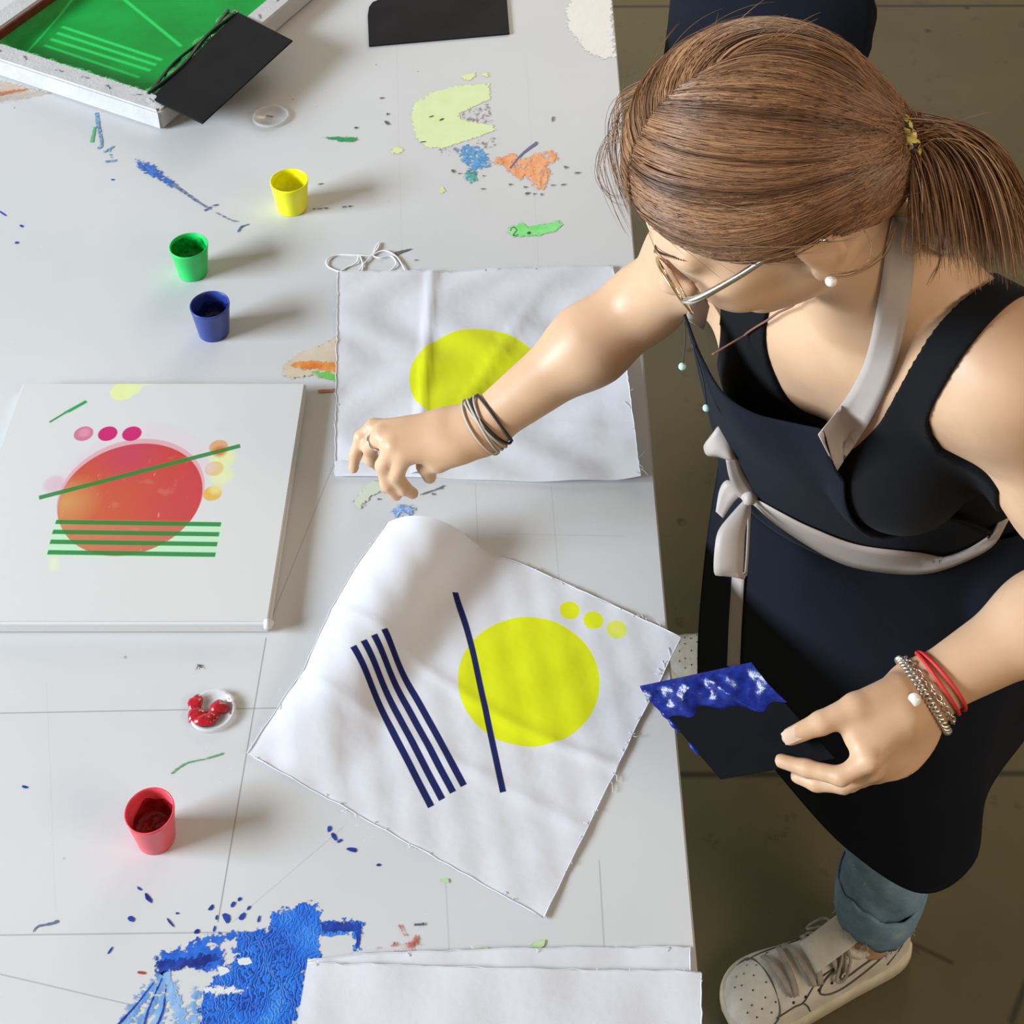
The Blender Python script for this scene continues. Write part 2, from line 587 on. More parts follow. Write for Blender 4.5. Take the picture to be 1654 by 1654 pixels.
film('paint_streaks', [stroke([(250, 1585), (214, 1630), (186, 1660)], 2, 4), stroke([(262, 1580), (240, 1630), (232, 1660)], 2, 4), stroke([(268, 1590), (264, 1630), (252, 1660)], 2, 4)],
     DBLUE, table, amp=0.8, seed=7)
GLOSSF = M('glossy_tape', (0.56, 0.55, 0.53), .19, .30); GLOSSF.bump(GLOSSF.noise(75, 3, .6, GLOSSF.coord('Object', (1, .6, 1))), .28, .004); rim_alpha(GLOSSF, .005, .002, 90)
film('clear_tape', [[(914, 14), (926, -8), (986, -8), (993, 92), (972, 94), (948, 84), (930, 62), (918, 44)]], GLOSSF.m, table, step=6, amp=1.5, seed=40, label='glossy patch of clear tape')
specks = []
r = random.Random(5)
def speck(x, y, w, h, ang):
    n = 7
    c, s = math.cos(ang), math.sin(ang)
    out = []
    for k in range(n):
        t = 2 * math.pi * k / n
        a, b = w * math.cos(t) * r.uniform(.7, 1.2), h * math.sin(t) * r.uniform(.7, 1.2)
        out.append((x + a * c - b * s, y + a * s + b * c))
    return out
for (x, y, w, h, a) in [(225, 1435, 5, 2, .6), (240, 1451, 10, 4, 1.0), (212, 1484, 7, 4, .4), (275, 1490, 12, 2, .9), (286, 1475, 3, 2, .3), (341, 1466, 7, 3, 2.2), (350, 1482, 5, 2, 1.8),
                        (366, 1483, 10, 6, 1.0), (377, 1460, 6, 3, 2.2), (387, 1452, 4, 3, 2.2), (391, 1481, 8, 4, 2.2), (402, 1466, 5, 2, 2.2), (418, 1485, 6, 2, 1.8), (346, 1500, 5, 2, 1.8), (318, 1504, 6, 4, -.6),
                        (178, 1535, 10, 1.6, 2.2), (540, 1352, 8, 4, 1.0), (568, 1372, 9, 4, .2), (612, 1397, 4, 2.5, 0), (490, 1100, 5, 2.5, .3), (40, 1271, 5, 3, .3), (27, 392, 4, 2, 0), (35, 365, 4, 2, .5),
                        (5, 345, 9, 1.5, .6), (182, 290, 3, 1.5, 0), (532, 1338, 4, 6, .2), (549, 1358, 6, 2.5, -.6)]:
    specks.append(speck(x, y, w, h, a))
film('paint_specks', specks, DBLUE, table, step=30, seed=8, label='dark blue specks', kind='stuff')
film('pen_mark', [stroke([(52, 1508), (60, 1497), (82, 1492), (94, 1488)], 1.6, 5)], paint('slate_ink', (0.12, 0.16, 0.25)), table)
film('paint_chip', [speck(229, 1571, 9, 3, 0.05)], paint('dull_red', (0.35, 0.05, 0.05)), table, step=30)

# --- upper marks
PALEY = paint('pale_lime_stain', (0.63, 0.72, 0.36), (0.68, 0.75, 0.42), 0.5, 30)
film('paint_stain', [[(664, 190), (668, 168), (700, 148), (740, 138), (790, 135), (792, 160), (740, 184), (745, 194), (796, 202), (800, 210), (770, 222), (715, 240), (690, 238), (672, 224)]],
     PALEY, table, step=6, amp=1.2, seed=11, label='pale lime round stain with a wedge missing')
film('paint_stain', [speck(640, 243, 11, 6, -.2), speck(758, 124, 14, 6, -.2), speck(785, 121, 6, 4, 0), speck(714, 308, 4, 7, .2)], paint('lime_smudge', (0.66, 0.70, 0.28), (0.68, 0.72, 0.4)), table, step=30, seed=12)
film('scribble', [[(742, 186), (790, 164), (795, 200), (760, 199)], [(770, 230), (798, 222), (800, 238), (780, 240)], [(712, 240), (745, 236), (742, 250), (715, 250)]],
     gappy('brown_scribble', (0.17, 0.13, 0.14), (0.30, 0.25, 0.26), 160, 0.44, 0.08, (1, .5, 1), .85), table, step=4, amp=1.5, seed=13, label='grey-brown scraped scribble')
film('paint_smear', [[(742, 240), (752, 234), (775, 238), (790, 256), (790, 268), (778, 272), (768, 274), (762, 280), (758, 270), (746, 256)]],
     gappy('sky_blue_smear', (0.02, 0.16, 0.45), (0.06, 0.38, 0.70), 120, 0.55, 0.08), table, step=4, amp=3, seed=14, label='light blue smear')
film('paint_smear', [[(750, 284), (758, 274), (770, 280), (768, 292), (760, 295), (752, 290)]], gappy('teal_smear', (0.0, 0.10, 0.12), (0.10, 0.50, 0.48), 90, 0.66), table, step=4, amp=2, seed=15, label='teal dab')
film('paint_smear', [[(792, 262), (806, 254), (830, 248), (842, 258), (860, 250), (890, 243), (902, 256), (888, 266), (886, 290), (878, 306), (866, 304), (850, 284), (840, 290), (826, 280), (812, 266)]],
     gappy('orange_smear', (0.72, 0.22, 0.05), (0.78, 0.38, 0.18), 70, 0.575, 0.12, (1, .5, 1)), table, step=4, amp=2.6, seed=16, label='orange smear')
film('paint_smear', [stroke([(824, 272), (844, 248), (868, 230)], 2.5, 5)], paint('navy_line', (0.05, 0.07, 0.20)), table)
film('paint_smear', [[(822, 368), (838, 362), (842, 358), (852, 366), (880, 362), (902, 357), (908, 362), (896, 374), (866, 381), (830, 383), (822, 378)]],
     paint('bright_green_paint', (0.08, 0.62, 0.10), (0.25, 0.72, 0.25), 0.4, 40), table, step=5, amp=1.2, seed=17, label='bright green smear')
film('pen_mark', [stroke([(824, 373), (829, 367), (835, 371), (829, 380), (838, 379)], 1.6, 1.6), speck(855, 376, 4, 3, 0)], paint('black_pen', (0.02, 0.04, 0.02)), table)
film('paint_smear', [[(521, 222), (545, 221), (574, 222), (578, 226), (568, 229), (550, 228), (534, 225)]], paint('leaf_green_paint', (0.0, 0.28, 0.07)), table, label='thin green streak')
film('paint_smear', [stroke([(274, 1251), (300, 1233), (330, 1226), (360, 1217)], 2, 2.5)], paint('thin_green', (0.08, 0.36, 0.14)), table, label='thin curved green line')
film('paint_smear', [[(219, 257), (224, 260), (236, 263), (250, 268), (262, 282), (280, 292), (286, 300), (276, 302), (258, 292), (240, 281), (224, 270)]],
     gappy('blue_smear', (0.015, 0.07, 0.36), (0.04, 0.20, 0.62), 90, 0.60, 0.08), table, step=4, amp=1.5, seed=18, label='long blue smear')
film('paint_smear', [stroke([(276, 296), (300, 312), (320, 326), (340, 338)], 5, 2), stroke([(330, 340), (345, 332), (352, 331)], 3, 2), stroke([(348, 343), (372, 355), (386, 358)], 1.5, 1.5), stroke([(384, 375), (390, 366), (402, 362)], 4, 1.5)],
     gappy('slate_smear', (0.03, 0.06, 0.20), (0.20, 0.28, 0.42), 140, 0.6), table, step=4, amp=1.2, seed=19)
film('paint_smear', [stroke([(156, 182), (158, 200), (164, 232), (158, 240)], 6, 3), stroke([(168, 246), (184, 236)], 3, 2), stroke([(170, 261), (188, 259)], 3, 3), stroke([(176, 240), (180, 256)], 2, 2)],
     gappy('teal_blue_line', (0.05, 0.16, 0.35), (0.25, 0.45, 0.60), 140, 0.62), table, step=4, amp=1, seed=20)
film('paint_smear', [stroke([(153, 205), (148, 230)], 3, 5)], paint('mid_green', (0.05, 0.45, 0.15)), table)
WARM = gappy('tan_wash', (0.62, 0.42, 0.28), (0.66, 0.54, 0.44), 26, 0.56, 0.2, (.4, 1, 1), .8)
film('paint_stain', [[(-60, 118), (0, 130), (80, 150), (60, 156), (0, 165), (-60, 172)]], WARM, table, step=8, amp=2, seed=21, label='tan brushed stain by the screen frame')
film('paint_smear', [stroke([(-20, 156), (20, 148), (44, 144)], 5, 2)], paint('burnt_orange', (0.50, 0.14, 0.04)), table, amp=.6, seed=22)
film('paint_stain', [[(455, 606), (458, 590), (480, 572), (520, 556), (546, 542), (546, 612), (500, 606), (470, 610)]], paint('beige_stain', (0.56, 0.45, 0.32), (0.62, 0.53, 0.42), 0.5, 30), table, step=7, amp=2, seed=23, label='beige stain beside the cloth')
film('paint_smear', [[(470, 590), (486, 583), (520, 584), (546, 588), (546, 602), (520, 598), (490, 596)]], paint('orange_stroke', (0.62, 0.14, 0.02), (0.72, 0.30, 0.06), .4, 60), table, step=5, amp=1.5, seed=24, label='orange stroke')
film('paint_smear', [[(506, 600), (530, 602), (546, 606), (546, 616), (528, 612), (512, 606)]], paint('grass_stroke', (0.14, 0.50, 0.08)), table, step=5, amp=1.2, seed=25)
film('paint_smear', [stroke([(514, 632), (545, 630)], 4, 5)], paint('rust_stroke', (0.45, 0.16, 0.09)), table)
film('paint_smear', [[(634, 826), (644, 818), (660, 816), (669, 826), (664, 836), (654, 828), (640, 834)]], gappy('pale_blue_dab', (0.06, 0.16, 0.46), (0.40, 0.56, 0.80), 70, 0.7), table, step=4, amp=1, seed=26, label='small pale blue dab')
film('paint_stain', [stroke([(575, 815), (600, 790), (625, 782)], 16, 22)], paint('faint_lime', (0.57, 0.62, 0.50)), table, step=6, amp=2, seed=27)
film('pen_mark', [stroke([(676, 800), (690, 795), (705, 790), (718, 784)], 1.5, 1.5), speck(612, 806, 3, 1.5, 0), speck(700, 798, 4, 1.5, .5), speck(712, 789, 3, 1.4, -.5)], paint('grey_pen', (0.14, 0.15, 0.18)), table)
film('paint_stain', [speck(718, 1422, 9, 4, .1), speck(870, 1526, 16, 7, -.4), speck(775, 1535, 22, 5, -.2)], paint('light_green_stain', (0.50, 0.66, 0.36), (0.36, 0.66, 0.26)), table, step=30, label='light green stain', seed=28)
film('paint_smear', [[(636, 1535), (640, 1524), (668, 1520), (672, 1512), (676, 1524), (668, 1540), (640, 1545)], stroke([(642, 1488), (655, 1512)], 2, 3), [(596, 1541), (612, 1530), (608, 1543)]],
     gappy('red_scrape', (0.45, 0.06, 0.05), (0.66, 0.30, 0.25), 90, 0.52, 0.08), table, step=4, amp=1.5, seed=29, label='scraped red smear')
film('pen_mark', [stroke([(638, 410), (650, 406), (664, 402)], 6, 1.5), speck(672, 420, 4, 1, 0), stroke([(668, 1494), (685, 1492)], 3, 4), speck(905, 1417, 5, 1.6, -.2), speck(322, 1075, 7, 1.4, .6), stroke([(316, 1083), (322, 1074), (332, 1080)], 1.5, 1.5)],
     paint('charcoal_mark', (0.10, 0.10, 0.12)), table)
film('paint_specks', [speck(x, y, w, h, a) for x, y, w, h, a in [(508, 337, 3, 1, 0), (517, 337, 5, 1, 0), (527, 336, 4, 1, 0), (556, 334, 4, 1.2, 0), (565, 333, 3, 1.5, 0), (517, 297, 5, 1, -.2), (575, 206, 3, 1.5, 0), (617, 158, 4, 1.2, 0),
      (625, 198, 5, 2.2, .6), (626, 184, 2, 2, 0), (732, 276, 4, 2, .7), (742, 280, 3, 1, 0), (781, 284, 2, 1, 0), (824, 298, 3, 1.5, 0), (848, 302, 3, 1.5, 0), (852, 312, 4, 2, -.3), (863, 313, 2, 1.5, 0), (875, 314, 2, 2, 0),
      (893, 299, 4, 1, 0), (910, 298, 5, 1.3, -.2), (914, 270, 4, 1.5, .5), (932, 279, 5, 1.5, 0), (893, 192, 2, 5, .2), (780, 305, 4, 1, 0), (683, 229, 6, 1, -.1), (697, 188, 5, 1, -.3), (713, 193, 4, 1.6, -.4)]],
     paint('dark_speck', (0.07, 0.06, 0.07)), table, step=30, kind='stuff')
# ------------------------------------------------------------------ cups of paint
def cup(base_px, rim_d, base_d, h, plastic, ink, level, label, seed):
    c = W(*base_px, T)
    root = empty('paint_cup', c)
    tag(root, label, 'cup', 'small plastic paint cups on the table')
    R, B = rim_d / 2, base_d / 2
    th = 0.0011
    prof = [(0.0001, 0.0012), (B - .002, 0.0012), (B - .0003, 0.0), (B, .0012), (B + (R - B) * .90, h * .90), (R - .0003, h * .91), (R, h * .95), (R, h - .0006), (R - .0008, h),
            (R - th - .0006, h - .0006), (B + (R - B) * .85 - th, h * .85), (B - th, .003), (0.0001, .003)]
    V, F = lathe(prof, 44, c)
    mesh('cup_body', V, F, plastic, root)
    rr = random.Random(seed)
    # paint inside: smeared up the wall on one side
    n = 44
    V, F = [], []
    ph = rr.uniform(0, 6)
    rows = 7
    for k in range(n):
        t = 2 * math.pi * k / n
        top = level + .008 * math.sin(t + ph) + .004 * math.sin(3 * t + ph) + .002 * math.sin(7 * t)
        top = min(top, h * .9)
        for i in range(rows):
            f = i / (rows - 1)
            if i < 4:
                g = i / 4
                rad = (B + (R - B) * (level * .45 / h) - th - .001) * g
                z = level * .45 + .0012 * math.sin(5 * t + 9 * g)
            else:
                g = (i - 4) / 2
                z = level * .45 + (top - level * .45) * g + .0003
                rad = B + (R - B) * (z / h) - th - .0004 - .0008 * (1 - g)
            V.append((c[0] + max(rad, .0001) * math.cos(t), c[1] + max(rad, .0001) * math.sin(t), c[2] + z))
    for k in range(n):
        l = (k + 1) % n
        for i in range(rows - 1):
            F.append((k * rows + i, l * rows + i, l * rows + i + 1, k * rows + i + 1))
    mesh('paint', V, F, ink, root)
    return root

def plastic(name, c, c2):
    m = M(name, c, 0.34, 0.5)
    m.b.inputs['Subsurface Weight'].default_value = 0.25
    m.b.inputs['Subsurface Radius'].default_value = (0.01, 0.01, 0.01)
    m.over(1.0, m.ramp(m.noise(40, 3), [(0.35, c), (0.7, c2)]))
    return m.m
def ink(name, c, c2):
    m = M(name, c, 0.14, 0.6)
    f = m.noise(120, 4)
    m.over(1.0, m.ramp(f, [(0.35, c), (0.7, c2)]))
    m.bump(m.noise(140, 3), 0.5, 0.003)
    return m.m
cup((472, 335), .0555, .044, .052, plastic('yellow_plastic', (0.86, 0.84, 0.0), (0.93, 0.90, 0.02)), ink('yellow_ink', (0.80, 0.76, 0.0), (0.88, 0.84, 0.03)), .040, 'yellow plastic cup filled with yellow paint, farthest of the four cups', 1)
cup((312, 440), .0535, .041, .051, plastic('green_plastic', (0.01, 0.55, 0.10), (0.02, 0.64, 0.14)), ink('green_ink', (0.0, 0.16, 0.02), (0.01, 0.42, 0.06)), .037, 'green plastic cup with dark green paint clinging inside', 2)
cup((346, 536), .0525, .041, .051, plastic('navy_plastic', (0.018, 0.04, 0.22), (0.03, 0.065, 0.30)), ink('navy_ink', (0.006, 0.010, 0.07), (0.012, 0.03, 0.18)), .034, 'dark blue plastic cup with navy paint inside', 3)
cup((253, 1352), .0475, .037, .049, plastic('red_plastic', (0.68, 0.05, 0.08), (0.76, 0.09, 0.12)), ink('red_ink', (0.20, 0.008, 0.012), (0.42, 0.02, 0.03)), .033, 'red plastic cup with dark red paint inside, nearest the camera', 4)

# ------------------------------------------------------------------ clear lids
CLEAR = M('clear_plastic', (0.86, 0.87, 0.88), 0.15, 0.5)
CLEAR.b.inputs['Alpha'].default_value = 0.34
CLEAR = CLEAR.m
def paint_solid(name, c): return plain(name, c, .25, .4)
def lid(px, d, label):
    c = W(*px, T + .004)
    c[2] = T + .0008
    root = empty('cup_lid', c)
    tag(root, label, 'lid', 'cup lids lying on the table')
    R = d / 2
    V, F = lathe([(.0001, .0012), (R * .82, .0012), (R * .86, .0045), (R * .97, .0052), (R, .0040), (R, .0), (R * .985, .0), (R * .96, .0038), (R * .88, .0034), (R * .84, .0), (.0001, .0)], 48, c)
    mesh('lid_disc', V, F, CLEAR, root)
    return root, c, R
root, c, R = lid((437, 187), .058, 'clear plastic cup lid lying empty beside the printing frame')
V, F = tube_arrays([c + np.array([-.008, .002, .0022]), c + np.array([.002, -.001, .0024]), c + np.array([.007, -.002, .0022])], [.0006, .0013, .0006], 8)
mesh('ink_mark', V, F, paint('black_lid_mark', (0.01, 0.01, 0.012)), root)
root, c, R = lid((343, 1147), .049, 'clear plastic cup lid smeared with thick red paint')
parts = []
REDINK = ink('thick_red_paint', (0.30, 0.006, 0.015), (0.52, 0.02, 0.03))
def blob(c, rx, ry, rz, n=14, m=9):
    V, F = [], []
    for i in range(m + 1):
        ph = math.pi * i / m
        for k in range(n):
            t = 2 * math.pi * k / n
            w = 1 + .10 * math.sin(3 * t + c[0] * 900) + .06 * math.sin(5 * t)
            V.append((c[0] + rx * w * math.sin(ph) * math.cos(t), c[1] + ry * w * math.sin(ph) * math.sin(t), c[2] + max(-.001, rz * math.cos(ph))))
    for i in range(m):
        for k in range(n):
            l = (k + 1) % n
            F.append((i * n + k, i * n + l, (i + 1) * n + l, (i + 1) * n + k))
    return V, F
def at_lid(px, py): return W(px, py, T + .0035)
for (px, py, rx, ry, rz) in [(316, 1136, .0065, .0085, .003), (318, 1155, .0085, .0075, .0045), (330, 1164, .0095, .006, .005), (340, 1160, .006, .006, .004), (354, 1143, .0085, .0065, .0055), (346, 1152, .006, .006, .003)]:
    parts.append(blob(at_lid(px, py), rx * 1.22, ry * 1.22, rz * 1.2))
V, F = merge(parts); mesh('paint', V, F, REDINK, root)
V, F = merge([blob(at_lid(*q), .0022, .0016, .0008) for q in [(366, 1120), (372, 1128), (377, 1133), (374, 1152)]])
mesh('paint', V, F, REDINK, root)

# ------------------------------------------------------------------ white printed canvas
CZT = T + .019
def canvas_material():
    m = M('primed_canvas', (0.60, 0.60, 0.585), 0.55, 0.2)
    x, y, z = m.xyz(m.coord())
    w = lambda px, py: W(px, py, CZT)[:2]
    top = z.lt(CZT - .0015, .0008) * -1.0 + 1.0
    def disc(px, py, r_px, col, k=1.0, soft=.0012):
        c = w(px, py); r = abs(w(px + r_px, py)[0] - c[0])
        m.over(circ(x, y, c[0], c[1], r, soft) * top * k, col)
    n = m.noise(28, 4)
    disc(225, 768, 112, (0.64, 0.52, 0.58), .42, .004)
    disc(150, 770, 58, (0.64, 0.50, 0.56), .30, .02)
    disc(212, 798, 117, (0.62, 0.30, 0.34), .8)
    disc(211, 804, 114.5, (0.50, 0.050, 0.045))
    c = w(211, 804); rr = abs(w(211 + 114, 804)[0] - c[0])
    inside = circ(x, y, c[0], c[1], rr, .001) * top
    a = w(130, 850); b = w(210, 735); d = w(300, 810)
    def glow(p, rad):
        dx, dy = x - float(p[0]), y - float(p[1])
        return (((dx * dx + dy * dy).sqrt() * (-1.0 / rad)) + 1.0).clamp()
    m.over(inside * glow(w(120, 850), .15) * 0.8, (0.52, 0.13, 0.05))
    m.over(inside * glow(w(105, 812), .045) * 0.9, (0.56, 0.30, 0.10))
    m.over(inside * glow(b, .05) * 0.8, (0.46, 0.05, 0.11))
    m.over(inside * glow(d, .07) * 0.6, (0.50, 0.06, 0.08))
    m.over(inside * n.lt(0.36, 0.05) * 0.35, (0.58, 0.18, 0.12))
    v = m.noise(60, 5, 0.7, m.coord('Object', (3, .6, 1)))
    m.over(inside * v.lt(0.32, 0.03) * 0.5, (0.72, 0.40, 0.32))
    for px, k in ((135, .75), (174, 1.0), (213, 1.0)):
        disc(px, 700.5, 15.5, (0.52, 0.02, 0.14), k)
    disc(136, 699, 9, (0.70, 0.30, 0.42), .5, .004)
    disc(88, 782, 17, (0.60, 0.34, 0.44), .6, .006)
    disc(360, 740, 20, (0.69, 0.74, 0.30), .75, .008)
    disc(358, 768, 18, (0.69, 0.74, 0.30), .65, .008)
    disc(353, 722, 15, (0.62, 0.30, 0.10), .85); disc(355, 729, 11, (0.60, 0.10, 0.03), .8, .006)
    disc(346, 757, 15, (0.66, 0.42, 0.16), .75); disc(340, 755, 8, (0.62, 0.50, 0.52), .8, .006)
    disc(343, 797, 15, (0.66, 0.38, 0.04), .9); disc(349, 790, 10, (0.70, 0.62, 0.25), .8, .006)
    disc(358, 690, 10, (0.60, 0.56, 0.60), .5, .008)
    disc(198, 632, 20, (0.69, 0.74, 0.30), .9, .003); disc(213, 628, 15, (0.69, 0.74, 0.36), .8, .004)
    m.over(bar(x, y, w(215, 622), w(250, 615), .012, .004) * top * .7, (0.69, 0.74, 0.40))
    m.over(bar(x, y, w(86, 900), w(88, 922), .012, .006) * top * .5, (0.69, 0.74, 0.42))
    glowband = bar(x, y, w(81, 869), w(354, 872), w(0, 840)[1] - w(0, 898)[1], .006) * top
    m.over(glowband * (inside * -.85 + 1.0) * .75, (0.42, 0.72, 0.44))
    G = (0.010, 0.20, 0.035)
    for (a, b) in (((90, 843), (357, 847)), ((85, 859), (354, 863)), ((81, 875), (351, 879)), ((77, 892), (348, 896))):
        m.over(bar(x, y, w(*a), w(*b), .0062) * top * .93, G)
    m.over(bar(x, y, w(63, 804), w(388, 720), .0064) * top * .93, G)
    m.over(bar(x, y, w(80, 682), w(110, 664), .0030, .002) * top, (0.01, 0.24, 0.06))
    m.over(bar(x, y, w(104, 668), w(140, 648), .0052, .002) * top * n.lt(.6, .1), (0.02, 0.30, 0.08))
    wv = m.node('ShaderNodeTexWave'); wv.inputs['Scale'].default_value = 260
    m.nt.links.new(m.coord(), wv.inputs['Vector'])
    m.bump(m.noise(300, 3), .08, .001)
    return m.m
cx0, cx1, cy0, cy1 = -.640, -.277, 1.0095, 1.3675
cv = empty('printed_canvas', ((cx0 + cx1) / 2, (cy0 + cy1) / 2, T))
tag(cv, 'stretched white canvas printed with a red circle and green stripes', 'canvas')
bm = bmesh.new(); box_bm(bm, (cx0, cy0, T + .0012), (cx1, cy1, CZT))
bmesh.ops.bevel(bm, geom=[e for e in bm.edges], offset=.0028, segments=3, affect='EDGES')
bm_obj('canvas', bm, canvas_material(), cv, smooth=False)
# folded fabric at the near corner
V, F = merge([blob((cx1 - .002, cy0 + .003, T + .012), .006, .006, .009)])
mesh('folded_corner', V, F, plain('canvas_fold', (0.60, 0.60, 0.585), .55), cv)

# ------------------------------------------------------------------ cloths
def cotton(name, uvdraw=None, base=(0.74, 0.74, 0.775)):
    m = M(name, base, 0.85, 0.1)
    m.b.inputs['Sheen Weight'].default_value = 0.1
    if uvdraw:
        x, y, z = m.xyz(m.coord('UV'))
        uvdraw(m, x, y)
    u = m.coord('UV')
    weave = m.noise(900, 2, .5, u)
    soft = m.noise(9, 4, .55, u)
    m.bump(weave * .03 + soft, .26, .012)
    # thin cloth lets some light through
    tr = m.node('ShaderNodeBsdfTranslucent')
    if m.col is not None: m.nt.links.new(m.col, tr.inputs[0])
    else: tr.inputs[0].default_value = (*base, 1)
    mx = m.node('ShaderNodeMixShader'); mx.inputs[0].default_value = .18
    out = [n for n in m.nt.nodes if n.type == 'OUTPUT_MATERIAL'][0]
    m.nt.links.new(m.b.outputs[0], mx.inputs[1]); m.nt.links.new(tr.outputs[0], mx.inputs[2])
    m.nt.links.new(mx.outputs[0], out.inputs[0])
    return m.m
LIME = (0.78, 0.83, 0.012)
NAVY = (0.012, 0.016, 0.10)
PLAINCLOTH = cotton('white_cotton')

def fray(parent, edges, n, seed, out=.006, mat=None):
    """short loose threads along cut edges: list of world polylines"""
    rr = np.random.default_rng(seed)
    parts = []
    for E in edges:
        E = np.asarray(E)
        mid = E.mean(0)
        for _ in range(n):
            i = rr.integers(0, len(E) - 1); f = rr.random()
            p = E[i] * (1 - f) + E[i + 1] * f
            t = unit(E[i + 1] - E[i])
            nr = unit(np.cross(t, [0, 0, 1])) * rr.choice([-1, 1])
            L = out * rr.uniform(.3, 1.3)
            q = p + nr * L * .6 + t * L * rr.uniform(-1, 1); q[2] = p[2] + .0006
            mdl = (p + q) / 2 + t * L * rr.uniform(-.3, .3); mdl[2] = p[2] + .0012
            parts.append(tube_arrays([p, mdl, q], .00035, 4))
        parts.append(tube_arrays(E + rr.normal(0, .0005, E.shape) * [1, 1, .2] + [0, 0, .0005], .0006, 4))
    V, F = merge(parts)
    o = mesh('frayed_edge', V, F, mat or PLAINCLOTH, parent)
    o['kind'] = 'stuff'
    return o

# cloth lying flat with the half hidden yellow circle
def draw1(m, x, y):
    c = W(770, 611, T + .002)
    k = circ(x, y, float(c[0]), float(c[1]), .0872, .0008)
    m.over(k, LIME)
    m.over(k * m.noise(160, 4, .7, m.coord('UV', (1, 4, 1))).lt(.27, .04) * .5, (0.42, 0.46, 0.02))
top = crom([W(546, 442, T + .002), W(640, 440, T + .002), W(725, 440, T + .002), W(860, 435, T + .002), W(990, 430, T + .003)], 12)
bot = crom([W(541, 768, T + .002), W(640, 768, T + .0025), W(740, 774, T + .002), W(880, 780, T + .002), W(1034, 775, T + .007)], 12)
nr, nc = 60, len(top)
V, UV = [], []
for i in range(nr):
    f = i / (nr - 1)
    for j in range(nc):
        g = j / (nc - 1)
        p = top[j] * (1 - f) + bot[j] * f
        UV.append(p[:2].copy())
        crease = .0035 * math.exp(-((p[0] + .128) / .006) ** 2) + .003 * math.exp(-((p[0] - .02 - (p[1] - 1.55) * .45) / .006) ** 2) * min(1, f * 3)
        crease += .0022 * math.exp(-((p[1] - 1.30 + .18 * (p[0] - .1)) / .006) ** 2) * max(0, g - .35)
        crease += .002 * math.exp(-((p[1] - 1.43 - .1 * p[0]) / .008) ** 2)
        rip = .0016 * math.sin(31 * p[0] + 13 * p[1]) * math.sin(23 * p[1] + 2) + .0012 * math.sin(60 * p[0] + 3 * math.sin(30 * p[1]))
        p = p + [0, 0, .0022 + crease + rip]
        if g > .93: p[2] += (g - .93) * .10 * f
        V.append(p)
c1 = empty('printed_cloth', W(790, 600, T))
tag(c1, 'white cotton cloth with one yellow circle under the reaching arm', 'cloth')
o = mesh('cloth', V, grid_faces(nr, nc), cotton('cotton_yellow_circle', draw1), c1, uv=UV)
Vn = np.array(V).reshape(nr, nc, 3)
fray(c1, [Vn[0], Vn[:, 0]], 8, 3)
fray(c1, [Vn[:, -1]], 14, 4, .012)
# the turned hem at the near left
h0 = crom([W(541, 744, T + .006), W(600, 750, T + .006), (W(690, 766, T + .006))], 10)
h1 = crom([W(541, 769, T + .004), W(600, 769, T + .004), (W(690, 771, T + .004))], 10)
mid = (h0 + h1) / 2 + [0, 0, .002]
rows = np.stack([h0, mid, h1])
mesh('turned_hem', rows.reshape(-1, 3), grid_faces(3, rows.shape[1]), PLAINCLOTH, c1, uv=rows.reshape(-1, 3)[:, :2])

# cloth with the lifted corner, yellow circle and dark stripes
A, B_, C_ = W(1100, 1030, T), W(878, 1485, T), W(400, 1220, T)
D_ = A + C_ - B_
LS = np.linalg.norm(D_ - A); LT = np.linalg.norm(B_ - A)
eS, eT = (D_ - A) / LS, (B_ - A) / LT
def st(px, py):
    d = W(px, py, T + .002) - A
    return float(d @ eS), float(d @ eT)
def draw2(m, x, y):
    c = st(845, 1100)
    k = circ(x, y, c[0], c[1], .0765, .0008)
    m.over(k, (0.76, 0.81, 0.010))
    m.over(k * m.noise(120, 4, .7, m.coord('UV', (5, 1, 1))).lt(.29, .04) * .5, (0.45, 0.50, 0.0))
    for px, py, q in ((916, 990, 1), (955, 1005, 1), (993, 1019, .85)):
        c = st(px, py); m.over(circ(x, y, c[0], c[1], .0112, .0008) * q, LIME)
    m.over(bar(x, y, st(735, 967), st(798, 1278), .0066), NAVY)
    s4, s1 = np.array(st(733, 1269)), np.array(st(678, 1303))
    dr = unit(np.array(st(650, 1118)) - s4)
    for i in range(4):
        p = s4 + (s1 - s4) * i / 3
        m.over(bar(x, y, p, p + dr * .184, .0072), NAVY)
NSs, NTt = 90, 70
V, UV = [], []
zc = np.zeros((NTt, NSs))
